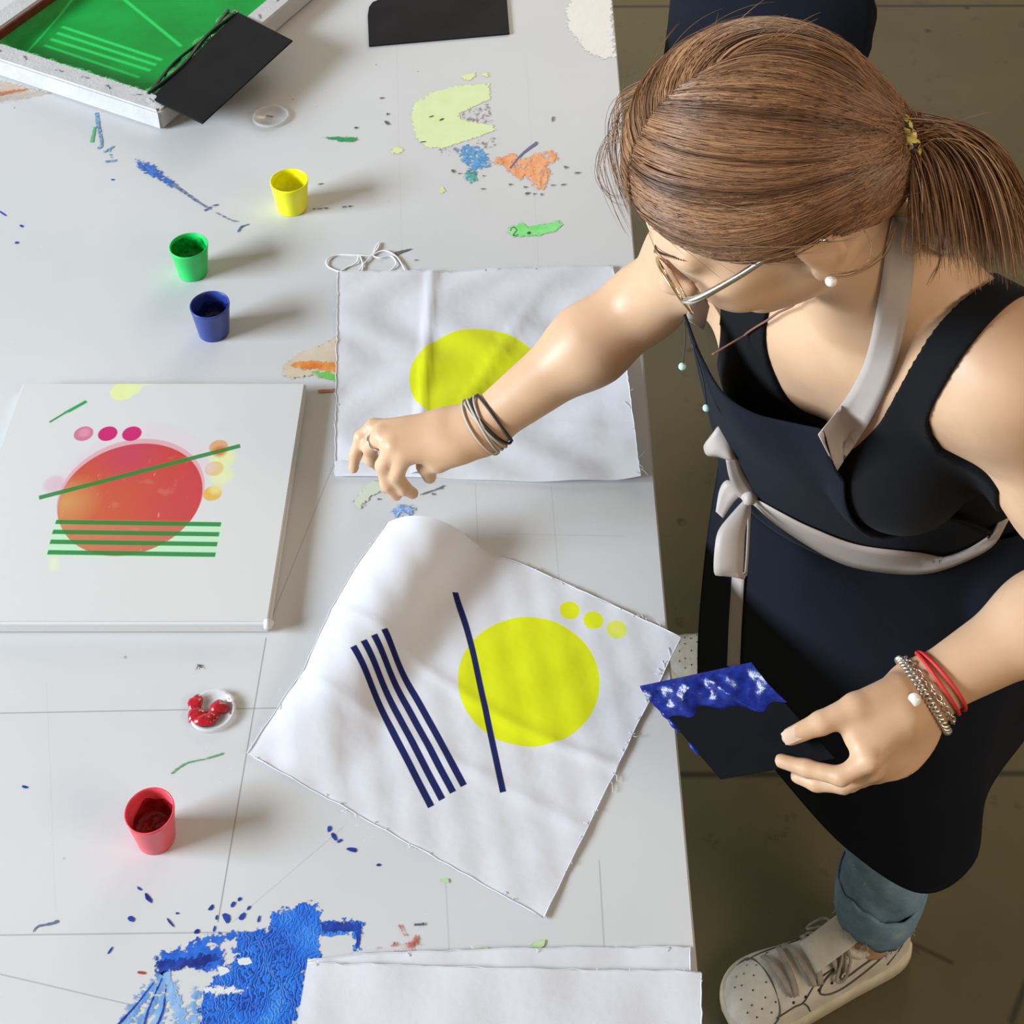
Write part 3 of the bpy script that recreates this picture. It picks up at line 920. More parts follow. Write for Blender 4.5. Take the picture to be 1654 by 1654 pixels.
for i in range(NTt):
    t = i / (NTt - 1)
    Hh = .048 * max(0.0, 1 - (t / .98) ** 1.9)
    s_prev, acc = 0.0, 0.0
    zprev = 0.0
    for j in range(NSs):
        s = j / (NSs - 1)
        s0, pk, s1_ = .64 + .03 * t, .88 + .02 * t, 1.14
        if s < s0: z = 0.0
        elif s < pk: z = Hh * (.5 - .5 * math.cos(math.pi * (s - s0) / (pk - s0)))
        else: z = Hh * (.5 + .5 * math.cos(math.pi * (s - pk) / (s1_ - pk)))
        ds = (s - s_prev) * LS
        if j: acc += math.sqrt(max(ds * ds - (z - zprev) ** 2, (ds * .25) ** 2))
        s_prev, zprev = s, z
        rip = .0007 * math.sin(40 * s + 9 * t) * math.sin(27 * t + 4 * s) + .0022 * math.exp(-((t - .50 - .03 * math.sin(5 * s)) / .018) ** 2) * (1 - s * .4) + .0012 * math.exp(-((t - .72) / .02) ** 2)
        acc2 = acc + .020 * max(0, (s - .62) / .38) ** 1.5 * math.sin(math.pi * min(1, .12 + t * 1.25))
        wc = max(0, (s - .55) / .45) ** 1.5 * (1 - t) ** 2.6
        p = A + eS * (acc2 + .034 * wc) + eT * (t * LT + .042 * wc) + [0, 0, .0022 + z + rip]
        V.append(p); UV.append((s * LS, t * LT))
c2 = empty('printed_cloth', (A + C_) / 2)
tag(c2, 'white cotton cloth with yellow circle, dots and four dark stripes, one corner lifted', 'cloth')
mesh('cloth', V, grid_faces(NTt, NSs), cotton('cotton_stripes', draw2), c2, uv=UV)
Vn = np.array(V).reshape(NTt, NSs, 3)
fray(c2, [Vn[0, :70:3], Vn[::3, -1], Vn[-1, ::3]], 16, 5)
fray(c2, [Vn[::3, 0]], 26, 6, .010)

# two blank cloths at the near edge
def blank(pts_top, pts_bot, z, label, seed):
    top, bot = crom(pts_top, 10), crom(pts_bot, 10)
    nr, nc = 30, len(top)
    V = []
    for i in range(nr):
        f = i / (nr - 1)
        for j in range(nc):
            p = top[j] * (1 - f) + bot[j] * f
            V.append(p + [0, 0, .0007 * math.sin(45 * p[0] + seed) * math.sin(50 * p[1]) + .0005 * math.sin(90 * p[0] + 4 * seed)])
    root = empty('blank_cloth', np.mean(V, 0) * [1, 1, 0] + [0, 0, T])
    tag(root, label, 'cloth')
    mesh('cloth', V, grid_faces(nr, nc), PLAINCLOTH, root, uv=np.array(V)[:, :2])
    Vn = np.array(V).reshape(nr, nc, 3)
    fray(root, [Vn[0], Vn[:, -1]], 5, seed)
blank([W(497, 1549, T + .002), W(640, 1539, T + .003), W(800, 1533, T + .0045), W(960, 1531, T + .003), W(1115, 1530, T + .002)],
      [W(440, 1900, T + .002), W(600, 1900, T + .002), W(820, 1900, T + .002), W(1000, 1900, T + .002), W(1120, 1900, T + .002)], T, 'blank white cloth peeking out under the top cloth at the near table edge', 7)
blank([W(497, 1556, T + .006), W(640, 1559, T + .007), W(800, 1564, T + .008), W(980, 1567, T + .007), W(1132, 1570, T + .006)],
      [W(440, 1930, T + .006), W(600, 1930, T + .006), W(820, 1930, T + .006), W(1000, 1930, T + .006), W(1136, 1930, T + .006)], T, 'blank white cloth lying topmost at the near table edge', 8)

# ------------------------------------------------------------------ screen printing frame, upturned
K = W(262, 212, T)
d1, d2 = unit(np.array([-.893, .45, 0])), unit(np.array([.45, .893, 0]))
Ln, Lr, bw, bh = .43, .50, .040, .036
fr = empty('screen_frame', K + d1 * Ln / 2 + d2 * Lr / 2)
tag(fr, 'screen printing frame wrapped in stapled white fabric with green ink inside', 'screen frame')
FAB = plain('stapled_white_fabric', (0.50, 0.49, 0.49), .8, .1, 30, .06, .25, 160)
def fpt(a, b, z): return K + d1 * a + d2 * b + np.array([0, 0, z + .0012])
def bar_bm(corners, z0, z1, mat, name, bev=.003):
    bm = bmesh.new()
    lo = [bm.verts.new(fpt(a, b, z0)) for a, b in corners]
    hi = [bm.verts.new(fpt(a, b, z1)) for a, b in corners]
    bm.faces.new(lo[::-1]); bm.faces.new(hi)
    for i in range(4): bm.faces.new((lo[i], lo[(i + 1) % 4], hi[(i + 1) % 4], hi[i]))
    bmesh.ops.recalc_face_normals(bm, faces=bm.faces)
    bmesh.ops.bevel(bm, geom=[e for e in bm.edges], offset=bev, segments=3, affect='EDGES')
    return bm_obj(name, bm, mat, fr)
bar_bm([(0, 0), (Ln, 0), (Ln - bw, bw), (bw, bw)], 0, bh, FAB, 'stretcher_bar')
bar_bm([(0, 0), (bw, bw), (bw, Lr - bw), (0, Lr)], 0, bh, FAB, 'stretcher_bar')
bar_bm([(Ln, 0), (Ln, Lr), (Ln - bw, Lr - bw), (Ln - bw, bw)], 0, bh, FAB, 'stretcher_bar')
bar_bm([(0, Lr), (bw, Lr - bw), (Ln - bw, Lr - bw), (Ln, Lr)], 0, bh, FAB, 'stretcher_bar')
bar_bm([(Ln - bw - .004, bw), (Ln - bw, bw), (Ln - bw, Lr - bw), (Ln - bw - .004, Lr - bw)], .002, bh * .9, plain('maroon_stained_wood', (0.16, 0.018, 0.018), .5, .4, 40, .3), 'inner_side', .0008)['label'] = 'maroon stained inner side'
def mesh_material():
    m = M('green_inked_mesh', (0.0, 0.29, 0.035), 0.45, 0.2)
    x, y, z = m.xyz(m.coord('UV'))
    n = m.noise(7, 4, .6, m.coord('UV'))
    m.over(1.0, m.ramp(n, [(0.3, (0.0, 0.22, 0.025)), (0.7, (0.0, 0.34, 0.045))]))
    def ab(px, py):
        d = W(px, py, T + .004) - K
        return float(d @ d1), float(d @ d2)
    LG = (0.02, 0.60, 0.11)
    for a, b, w_ in (((100, 44), (262, 98), .007), ((92, 54), (252, 106), .007), ((82, 64), (243, 115), .007), ((72, 74), (225, 126), .006), ((196, -4), (293, 76), .0065), ((40, 90), (120, 0), .004)):
        m.over(bar(x, y, ab(*a), ab(*b), w_, .003) * .9, LG)
    m.over(m.noise(40, 4, .6, m.coord('UV')).lt(.3, .05) * .25, (0.04, 0.5, 0.1))
    m.bump(m.noise(50, 3, .5, m.coord('UV')), .15, .004)
    return m.m
na = 24
V, UV = [], []
for i in range(na):
    for j in range(na):
        a = bw * .9 + (Ln - 2 * bw * .9) * j / (na - 1); b = bw * .9 + (Lr - 2 * bw * .9) * i / (na - 1)
        e = min(a - bw * .9, Ln - bw * .9 - a, b - bw * .9, Lr - bw * .9 - b)
        V.append(fpt(a, b, .004 + .022 * max(0, 1 - e / .03) ** 2)); UV.append((a, b))
mesh('printing_mesh', V, grid_faces(na, na), mesh_material(), fr, uv=UV)['label'] = 'green inked mesh with paler stripe stencil'
STAPLE = plain('staple_wire', (0.22, 0.22, 0.23), .4, .5, Metallic=.7)
for a, b, t in [(.03, .020, .4), (.06, .022, -.4), (.115, .018, .5), (.165, .022, -.1), (.215, .018, -.1), (.29, .022, .6), (.345, .020, .2), (.022, .045, 1.2), (.018, .30, .8), (.02, .36, 1.4)]:
    c = fpt(a, b, bh + .0004)
    v = d1 * math.cos(t) * .0065 + d2 * math.sin(t) * .0065
    tube('staple', [c - v + [0, 0, -.002], c - v + [0, 0, .0006], c + v + [0, 0, .0006], c + v + [0, 0, -.002]], .0007, STAPLE, fr, 6)
# folded fabric lump at the corner, and ragged green ink along the near bar
V, F = merge([blob(fpt(.028, .026, bh - .001), .015, .013, .0022), blob(fpt(.016, .014, bh - .001), .012, .011, .0018)])
mesh('fabric_fold', V, F, FAB, fr)
GREENINK = ink('wet_green_ink', (0.0, 0.36, 0.04), (0.01, 0.55, 0.09))
parts = []
rr = random.Random(3)
for k in range(46):
    a = .045 + (Ln - .09) * k / 45
    parts.append(blob(fpt(a, bw * .93 + rr.uniform(-.003, .003), bh - .004), rr.uniform(.004, .007), rr.uniform(.002, .005), .0045, 8, 5))
V, F = merge(parts); mesh('ink_residue', V, F, GREENINK, fr)['label'] = 'ragged green ink along the inner edge'

# ------------------------------------------------------------------ black squeegee cards
BLACK = plain('black_card', (0.009, 0.009, 0.010), .6, .1, 20, .2, .05, 90)
BLACK2 = plain('matte_black_card', (0.013, 0.012, 0.013), .7, .1, 14, .25, .05, 60)
def slab(name, pts, th, mat, parent, bev=.0006):
    P = [np.asarray(p, float) for p in pts]
    n = unit(np.cross(P[1] - P[0], P[-1] - P[0]))
    if n[2] < 0: n = -n
    bm = bmesh.new()
    lo = [bm.verts.new(p - n * th / 2) for p in P]; hi = [bm.verts.new(p + n * th / 2) for p in P]
    bm.faces.new(lo); bm.faces.new(hi)
    k = len(P)
    for i in range(k): bm.faces.new((lo[i], lo[(i + 1) % k], hi[(i + 1) % k], hi[i]))
    bmesh.ops.recalc_face_normals(bm, faces=bm.faces)
    bmesh.ops.bevel(bm, geom=[e for e in bm.edges], offset=bev, segments=1, affect='EDGES')
    return bm_obj(name, bm, mat, parent)
zt = T + bh + .004
q = [W(384, 20, zt - .004), W(473, 66, zt + .008), W(327, 200, zt + .008), W(243, 160, zt - .004)]
sq = empty('squeegee_card', (q[0] + q[2]) / 2 * [1, 1, 0] + [0, 0, T + bh])
tag(sq, 'black squeegee card with green ink along one edge resting on the screen frame', 'squeegee')
slab('card', q, .003, BLACK, sq)
# the wet ink rolled up along its inner edge
parts = []
rr = random.Random(9)
e0, e1 = q[3], q[0]
inn = unit((q[3] - q[2]))
for k in range(60):
    f = k / 59
    p = e0 * (1 - f) + e1 * f + inn * (.010 + .006 * math.sin(7 * f * 3 + 1)) + [0, 0, -.004]
    parts.append(blob(p, .011 + .003 * math.sin(23 * f), .011, .0045 + .0015 * math.sin(31 * f), 10, 6))
V, F = merge(parts); mesh('ink_ridge', V, F, ink('dark_green_ridge', (0.0, 0.16, 0.02), (0.0, 0.38, 0.05)), sq)['label'] = 'ridge of wet green ink'
parts = []
for off, rad in ((.006, .0036), (.016, .0028)):
    pp = [e0 * (1 - f) + e1 * f + inn * (off + .005 * math.sin(9 * f + off * 300)) + [0, 0, .0015] for f in np.linspace(.02, .98, 40)]
    parts.append(tube_arrays(pp, rad, 6))
V, F = merge(parts); mesh('ink_string', V, F, paint_solid('black_green_ink', (0.0, 0.016, 0.004)), sq)
zt = T + .0022
arc = [W(594, 26, zt), W(596, 12, zt), W(602, 4, zt), W(612, 0, zt)]
q = [W(596, 75, zt), W(823, 55, zt), W(817, -22, zt), W(640, -8, zt)] + arc[::-1]
sq = empty('squeegee_card', np.mean(q, 0) * [1, 1, 0] + [0, 0, T])
tag(sq, 'matte black card with a rounded corner lying flat at the far end of the table', 'squeegee')
slab('card', q, .003, BLACK2, sq)

# ------------------------------------------------------------------ loop of white string
s = [(660, 452), (652, 432), (640, 414), (622, 405), (606, 410), (590, 424), (576, 440), (560, 442), (532, 432), (528, 420), (545, 412), (575, 412), (600, 412), (607, 400), (613, 392), (610, 402), (602, 412), (612, 416), (632, 414), (640, 426), (630, 438), (615, 446)]
pts = [W(x, y, T + .0016 + .001 * (i % 2)) for i, (x, y) in enumerate(s)]
s2 = [(583, 446), (586, 428), (580, 412), (576, 424), (560, 432), (548, 440)]
pts2 = [W(x, y, T + .0014 + .001 * (i % 2)) for i, (x, y) in enumerate(s2)]
V, F = merge([tube_arrays(crom(pts, 8), .0011, 6), tube_arrays(crom(pts2, 8), .0011, 6)])
tag(mesh('string', V, F, plain('white_string', (0.80, 0.80, 0.80), .8)), 'tangled loop of white string behind the yellow-circle cloth', 'string')
# ------------------------------------------------------------------ smooth solid modelling for the figures
def smin(a, b, k):
    h = np.maximum(k - np.abs(a - b), 0) / k
    return np.minimum(a, b) - h * h * k * 0.25

def rc(a, b, r1, r2, n=None, flat=1.0):
    """round cone between two joints, optionally flattened along n"""
    a, b = np.asarray(a, np.float32), np.asarray(b, np.float32)
    ba = b - a; l2 = float(ba @ ba) + 1e-12
    if n is not None: n = unit(n).astype(np.float32)
    def f(P):
        pa = P - a
        h = np.clip((pa @ ba) / l2, 0, 1)
        w = pa - h[..., None] * ba
        if n is not None:
            w = w + (w @ n)[..., None] * n * np.float32(1 / flat - 1)
        return (np.sqrt((w * w).sum(-1)) - (r1 + (r2 - r1) * h)) * (1.0 if n is None else np.float32(.5 + .5 * flat))
    R = max(r1, r2)
    return f, np.minimum(a, b) - R, np.maximum(a, b) + R

def ell(c, axes, rad):
    c = np.asarray(c, np.float32); Rm = np.asarray(axes, np.float32); rad = np.asarray(rad, np.float32)
    def f(P):
        q = (P - c) @ Rm.T
        k0 = np.sqrt(((q / rad) ** 2).sum(-1)); k1 = np.sqrt(((q / rad ** 2) ** 2).sum(-1)) + 1e-9
        return k0 * (k0 - 1) / k1
    e = np.sqrt(((Rm * rad[:, None]) ** 2).sum(0))
    return f, c - e, c + e
EYE = np.eye(3)
def ball(c, r): return ell(c, EYE, (r, r, r))

class Field:
    def __init__(s): s.p = []
    def add(s, prim, k=0.02, cut=False, g='body'):
        s.p.append((*prim, k, cut, g)); return s
    def eval(s, P, groups=None):
        P = np.asarray(P, np.float32)
        d = np.full(P.shape[:-1], .3, np.float32)
        for f, lo, hi, k, cut, g in s.p:
            if groups and g not in groups: continue
            m = np.all((P > lo - .15) & (P < hi + .15), -1)
            if not m.any(): continue
            v = f(P[m])
            d[m] = -smin(-d[m], v, k) if cut else smin(d[m], v, k)
        return d
    def grad(s, P, groups=None, e=.0015):
        g = np.stack([s.eval(P + np.eye(3, dtype=np.float32)[i] * e, groups) - s.eval(P - np.eye(3, dtype=np.float32)[i] * e, groups) for i in range(3)], -1)
        return g / (np.linalg.norm(g, axis=-1)[..., None] + 1e-9)
    def grid(s, lo, hi, h, groups=None):
        ax = [np.arange(lo[i], hi[i] + h, h, dtype=np.float32) for i in range(3)]
        D = np.full([len(a) for a in ax], .1, np.float32)
        for f, pl, ph, k, cut, g in s.p:
            if groups and g not in groups: continue
            sl, sub = [], []
            for i in range(3):
                i0, i1 = np.searchsorted(ax[i], [pl[i] - .05, ph[i] + .05])
                sl.append(slice(i0, i1)); sub.append(ax[i][i0:i1])
            if min(len(q) for q in sub) == 0: continue
            G = np.stack(np.meshgrid(*sub, indexing='ij'), -1)
            v = f(G)
            sl = tuple(sl)
            D[sl] = -smin(-D[sl], v, k) if cut else smin(D[sl], v, k)
        return D, ax

def surface_nets(D, ax, smooth=2):
    h = float(ax[0][1] - ax[0][0]); o = np.array([a[0] for a in ax])
    S = D < 0
    c = np.zeros(np.array(D.shape) - 1, np.uint8)
    for i in (0, 1):
        for j in (0, 1):
            for k in (0, 1):
                c += S[i:D.shape[0] - 1 + i, j:D.shape[1] - 1 + j, k:D.shape[2] - 1 + k]
    act = np.argwhere((c > 0) & (c < 8))
    idx = np.full(c.shape, -1, np.int32)
    idx[act[:, 0], act[:, 1], act[:, 2]] = np.arange(len(act))
    pos = np.zeros((len(act), 3)); cnt = np.zeros(len(act))
    corners = [(i, j, k) for i in (0, 1) for j in (0, 1) for k in (0, 1)]
    val = {q: D[act[:, 0] + q[0], act[:, 1] + q[1], act[:, 2] + q[2]] for q in corners}
    for a in corners:
        for axn in range(3):
            if a[axn]: continue
            b = list(a); b[axn] = 1; b = tuple(b)
            va, vb = val[a], val[b]
            m = (va < 0) != (vb < 0)
            t = np.where(m, va / (va - vb + 1e-12), 0)
            for d in range(3):
                pos[:, d] += np.where(m, a[d] + (t if d == axn else 0), 0)
            cnt += m
    pos = (pos / cnt[:, None] + act) * h + o
    Q = []
    for axn in range(3):
        sl0 = [slice(None)] * 3; sl1 = [slice(None)] * 3
        sl0[axn] = slice(0, -1); sl1[axn] = slice(1, None)
        e = S[tuple(sl0)] != S[tuple(sl1)]
        u, v = [q for q in range(3) if q != axn]
        E = np.argwhere(e)
        ok = (E[:, u] > 0) & (E[:, v] > 0) & (E[:, u] < D.shape[u] - 1) & (E[:, v] < D.shape[v] - 1)
        E = E[ok]
        ins = S[E[:, 0], E[:, 1], E[:, 2]]
        def cell(du, dv):
            q = E.copy(); q[:, u] -= du; q[:, v] -= dv
            return idx[q[:, 0], q[:, 1], q[:, 2]]
        quad = np.stack([cell(1, 1), cell(0, 1), cell(0, 0), cell(1, 0)], 1)
        flip = ins if axn != 1 else ~ins
        quad[~flip] = quad[~flip][:, ::-1]
        Q.append(quad)
    Q = np.concatenate(Q)
    Q = Q[(Q >= 0).all(1)]
    if smooth:
        ed = np.concatenate([Q[:, [0, 1]], Q[:, [1, 2]], Q[:, [2, 3]], Q[:, [3, 0]]])
        n = np.zeros(len(pos)); np.add.at(n, ed[:, 0], 1); np.add.at(n, ed[:, 1], 1)
        for it in range(smooth):
            for lam in (.5, -.52):
                acc = np.zeros_like(pos)
                for d in range(3):
                    acc[:, d] = np.bincount(ed[:, 0], pos[ed[:, 1], d], len(pos)) + np.bincount(ed[:, 1], pos[ed[:, 0], d], len(pos))
                pos = pos + lam * (acc / np.maximum(n, 1)[:, None] - pos)
    return pos, Q

VOX = 0.0028

# ------------------------------------------------------------------ the woman at the table: joints
SKIN = M('skin', (0.60, 0.385, 0.235), 0.45, 0.35)
SKIN.b.inputs['Subsurface Weight'].default_value = 0.12
SKIN.b.inputs['Subsurface Radius'].default_value = (0.012, 0.005, 0.003)
SKIN.over(1.0, SKIN.ramp(SKIN.noise(14, 4), [(0.3, (0.555, 0.335, 0.195)), (0.7, (0.64, 0.405, 0.25))]))
SKIN.over(SKIN.noise(55, 3).lt(.33, .06) * .2, (0.54, 0.28, 0.18))
SKINM = SKIN.m

HC = np.array([.192, .926, 1.507])
HB = np.array([[-0.7892, -0.0932, -0.6070], [0.1032, -0.9945, 0.0185], [-0.6054, -0.0481, 0.7944]])
HB[0] = unit(HB[0]); HB[1] = unit(HB[1] - HB[0] * (HB[0] @ HB[1])); HB[2] = np.cross(HB[0], HB[1])
HF, HL, HU = HB
def hp(x, y, z): return HC + HF * x + HL * y + HU * z

PV = np.array([.490, 1.19, .84]); NK = np.array([.315, 1.022, 1.32])
SL, SR = np.array([.425, .95, 1.265]), np.array([.235, 1.17, 1.285])
tu = unit(NK - PV); tl = SL - SR; tl = unit(tl - tu * (tl @ tu)); tf = np.cross(tl, tu)
TA = np.stack([tf, tl, tu])
def tp(f, l, u): return PV + tf * f + tl * l + tu * u
EL, ER = np.array([.565, .925, 1.0]), W(1040, 490, 1.09)
WL, WR = W(1482, 1122, .935), W(772, 694, .968)
HIPL, HIPR = PV + np.array([.035, -.08, -.03]), PV + np.array([-.03, .085, -.03])
KNL, KNR = np.array([.475, 1.075, .47]), np.array([.435, 1.375, .47])
ANL, ANR = np.array([.482, 1.030, .085]), np.array([.455, 1.495, .085])

body = Field()
A_ = body.add
# trunk
A_(ell(tp(-.01, 0, -.01), TA, (.105, .158, .125)), .05, g='torso')
A_(ell(tp(-.005, 0, .15), TA, (.085, .118, .15)), .06, g='torso')
A_(ell(tp(0, 0, .31), TA, (.098, .135, .16)), .06, g='torso')
A_(ell(tp(.005, 0, .42), TA, (.075, .14, .085)), .05, g='torso')
A_(ball(tp(-.055, .07, -.06), .088), .05, g='torso'); A_(ball(tp(-.055, -.07, -.06), .088), .05, g='torso')
for s in (1, -1):
    A_(ell(tp(.082, .064 * s if s > 0 else -.078, .335 if s > 0 else .345), TA, (.062, .062, .066)), .030, g='torso')
    A_(rc(tp(.045, .02 * s, .475), (SL if s > 0 else SR) + tf * .01 + tu * .01, .018, .030), .05, g='torso')
    A_(rc(NK - tf * .02 + tu * .02, (SL if s > 0 else SR) - tf * .015, .046, .040), .05, g='torso')
A_(rc(hp(-.030, 0, -.045), NK + tf * .005, .050, .056), .045, g='neck')
A_(rc(NK + tf * .03, hp(.005, .035, -.06), .012, .013), .03, g='neck')
A_(rc(NK + tf * .03, hp(.005, -.035, -.06), .012, .013), .03, g='neck')
A_(rc(tp(.055, -.085, .365), SR + (W(1040, 490, 1.09) - SR) * .30 + tf * .02, .052, .050), .05, g='torso')
A_(ell(tp(.055, -.06, .43), TA, (.045, .07, .06)), .04, g='torso')
# head
A_(ell(hp(-.012, 0, .030), HB, (.094, .074, .088)), .03, g='head')
A_(ell(hp(.036, 0, -.022), HB, (.057, .056, .074)), .04, g='head')
for s in (1, -1):
    A_(rc(hp(-.005, .046 * s, -.044), hp(.062, .012 * s, -.086), .018, .014), .03, g='head')
    A_(ball(hp(.066, .036 * s, -.036), .024), .03, g='head')
    A_(ball(hp(.080, .031 * s, -.004), .0135), .008, g='head')
    A_(rc(hp(.090, .014 * s, .014), hp(.078, .046 * s, .014), .009, .007), .02, g='head')
    A_(ball(hp(.106, .010 * s, -.042), .0075), .008, g='head')
    ea = np.stack([unit(HF - HU * .15 + HL * .25 * s), unit(HL * s - HF * .25), unit(HU + HF * .15)])
    A_(ell(hp(-.012, .079 * s, -.014), ea, (.017, .0055, .030)), .008, g='head')
    A_(ell(hp(-.002, .0765 * s, -.040), ea, (.009, .005, .011)), .008, g='head')
    A_(ell(hp(-.010, .086 * s, -.012), ea, (.009, .004, .017)), .006, cut=True, g='head')
A_(rc(hp(.092, 0, .006), hp(.118, 0, -.036), .0075, .0105), .014, g='head')
A_(ell(hp(.088, 0, -.058), HB, (.010, .021, .0055)), .008, g='head'); A_(ell(hp(.086, 0, -.068), HB, (.011, .019, .006)), .008, g='head')
A_(ball(hp(.072, 0, -.086), .013), .02, g='head')
# arms
def arm(S, E, Wp, bend, g):
    A_(ball(S, .052), .05, g=g)
    A_(rc(S, S + (E - S) * .55, .050, .045), .04, g=g); A_(rc(S + (E - S) * .5, E, .046, .037), .03, g=g)
    M1 = E + (Wp - E) * .32
    A_(rc(E, M1, .037, .041), .03, g=g); A_(rc(M1, Wp, .040, .0255), .03, g=g)
arm(SL, EL, WL, 0, 'arm'); arm(SR, ER, WR, 0, 'arm')

def hand(wr, wrist_r, palm_n, fingers, thumb, g='hand'):
    w = W(*wr)
    mc = [W(*f[0]) for f in fingers]
    pc = np.mean(mc, 0)
    A_(rc(w, w + (pc - w) * .3, wrist_r, wrist_r * 1.05, palm_n, .78), .02, g=g)
    A_(ell(w + (pc - w) * .52, np.stack([unit(pc - w), unit(np.cross(palm_n, pc - w)), unit(np.cross(pc - w, np.cross(palm_n, pc - w)))]), (np.linalg.norm(pc - w) * .58, np.linalg.norm(mc[0] - mc[-1]) * .5, .0125)), .016, g=g)
    for m_, f in zip(mc, fingers):
        A_(rc(w + (m_ - w) * .3, m_, .013, .0098), .012, g=g)
    rad = [(.0098, .0086, .0079, .0066), (.0100, .0088, .0080, .0067), (.0096, .0085, .0076, .0064), (.0086, .0074, .0068, .0058)]
    for f, rr in zip(fingers, rad):
        P = [W(*q) for q in f]
        for i in range(3):
            A_(rc(P[i], P[i + 1], rr[i], rr[i + 1]), .0045, g=g)
    P = [W(*q) for q in thumb]
    A_(rc(P[0], P[1], .0165, .0125), .016, g=g); A_(rc(P[1], P[2], .0120, .0105), .006, g=g); A_(rc(P[2], P[3], .0105, .0080), .004, g=g)

RH_F = [[(652, 738, .952), (640, 768, .924), (652, 788, .902), (667, 797, .886)],
        [(635, 720, .960), (619, 752, .934), (626, 782, .908), (640, 800, .888)],
        [(617, 704, .958), (597, 722, .938), (600, 742, .917), (610, 752, .902)],
        [(604, 690, .950), (583, 706, .940), (574, 734, .920), (571, 757, .902)]]
RH_T = [(738, 724, .957), (708, 744, .942), (688, 752, .927), (694, 770, .905)]
hand((772, 694, .968), .0285, np.array([.25, -.1, 1.0]), RH_F, RH_T)
LH_F = [[(1404, 1228, .938), (1358, 1254, .922), (1303, 1241, .914), (1262, 1229, .910)],
        [(1410, 1242, .917), (1362, 1266, .896), (1318, 1264, .885), (1288, 1254, .880)],
        [(1416, 1246, .896), (1372, 1264, .873), (1334, 1256, .862), (1308, 1246, .860)],
        [(1424, 1240, .877), (1392, 1258, .857), (1356, 1252, .848), (1334, 1244, .848)]]
LH_T = [(1450, 1118, .956), (1382, 1142, .958), (1326, 1168, .950), (1276, 1190, .940)]
hand((1482, 1122, .935), .0285, np.array([-.35, -.75, .55]), LH_F, LH_T)
A_(rc(W(1455, 1160, .945), W(1385, 1190, .940), .020, .013), .016, g='hand')
# legs
for H_, Kn, An in ((HIPL, KNL, ANL), (HIPR, KNR, ANR)):
    A_(rc(H_, Kn, .082, .053), .05, g='leg')
    A_(rc(Kn, Kn + (An - Kn) * .35 + np.array([.012, 0, 0]), .052, .052), .03, g='leg'); A_(rc(Kn + (An - Kn) * .3 + np.array([.012, 0, 0]), An, .052, .031), .03, g='leg')
    A_(rc(An, An + np.array([-.12, -.042 if Kn is KNL else 0, -.038]), .028, .020), .02, g='leg')
    A_(ball(An + np.array([.012, .004, -.035]), .024), .02, g='leg')

person = empty('person', ((ANL + ANR) / 2 * [1, 1, 0]))
tag(person, 'woman with brown ponytail and dark apron leaning over the table holding a squeegee', 'person')
D, ax = body.grid((-.22, .76, .012), (.72, 1.62, 1.66), VOX)
V, Qd = surface_nets(D, ax, 3)
big_mesh('body', V, Qd, SKINM, person)
del D

def body_hit(px, py, d0=.9, d1=2.6, off=0.0, groups=None):
    """first point of the body seen at a pixel"""
    ds = np.linspace(d0, d1, 900)
    P = np.array([Q(px, py, d) for d in ds])
    v = body.eval(P, groups)
    i = np.argmax(v < off)
    return ds[i] if v[i] < off else None

def push_out(V, margin, groups=None, it=4):
    V = np.asarray(V, np.float32).copy()
    for _ in range(it):
        d = body.eval(V, groups)
        m = d < margin
        if not m.any(): break
        g = body.grad(V[m], groups)
        V[m] += g * (margin - d[m])[:, None]
    return V

# finger nails
NAIL = plain('finger_nail', (0.70, 0.50, 0.38), .22, .5)
NAILR = plain('finger_nail_rosy', (0.66, 0.34, 0.28), .25, .5)
def nail(tip, prev, n, r, m):
    tip, prev = np.asarray(tip), np.asarray(prev)
    a = unit(tip - prev); n = unit(n - a * (n @ a)); b = np.cross(a, n)
    c = tip - a * r * .2
    V, F = [], []
    for i in range(7):
        for j in range(7):
            u, v = (i / 6 - .5) * 2, (j / 6 - .5) * 2
            V.append(c + a * u * r * 1.05 + b * v * r * .80 * (1 - .18 * max(0, u) ** 3) + n * (r * 1.035 * math.cos(v * .75) * (1 - .10 * max(0, u) ** 2)))
    mesh('finger_nail', V, grid_faces(7, 7), m, person)
tocam = unit(np.array([0, 0, CAMZ]) - WL)
nail(W(*LH_T[3]), W(*LH_T[2]), unit(tocam + np.array([-.1, -.1, .3])), .0080, NAIL)

# ------------------------------------------------------------------ clothes
CLOTHBLK = M('black_ribbed_cotton', (0.007, 0.007, 0.008), .9, .1)
CLOTHBLK.b.inputs['Sheen Weight'].default_value = .02
CLOTHBLK.bump(CLOTHBLK.noise(500, 2), .15, .002); CLOTHBLK = CLOTHBLK.m
APRON = M('navy_twill', (0.0065, 0.0085, 0.015), .85, .12)
APRON.b.inputs['Sheen Weight'].default_value = .02
APRON.over(APRON.noise(9, 4).lt(.45, .2) * .5, (0.005, 0.0065, 0.011))
APRON.bump(APRON.noise(700, 2) * .3 + APRON.noise(12, 3), .18, .004); APRON = APRON.m
RIBBON = M('taupe_ribbon', (0.44, 0.375, 0.335), .5, .35)
_w = RIBBON.node('ShaderNodeTexWave'); _w.inputs['Scale'].default_value = 1.0
RIBBON.over(RIBBON.noise(60, 3).lt(.5, .3) * .25, (0.37, 0.31, 0.28)); RIBBON = RIBBON.m

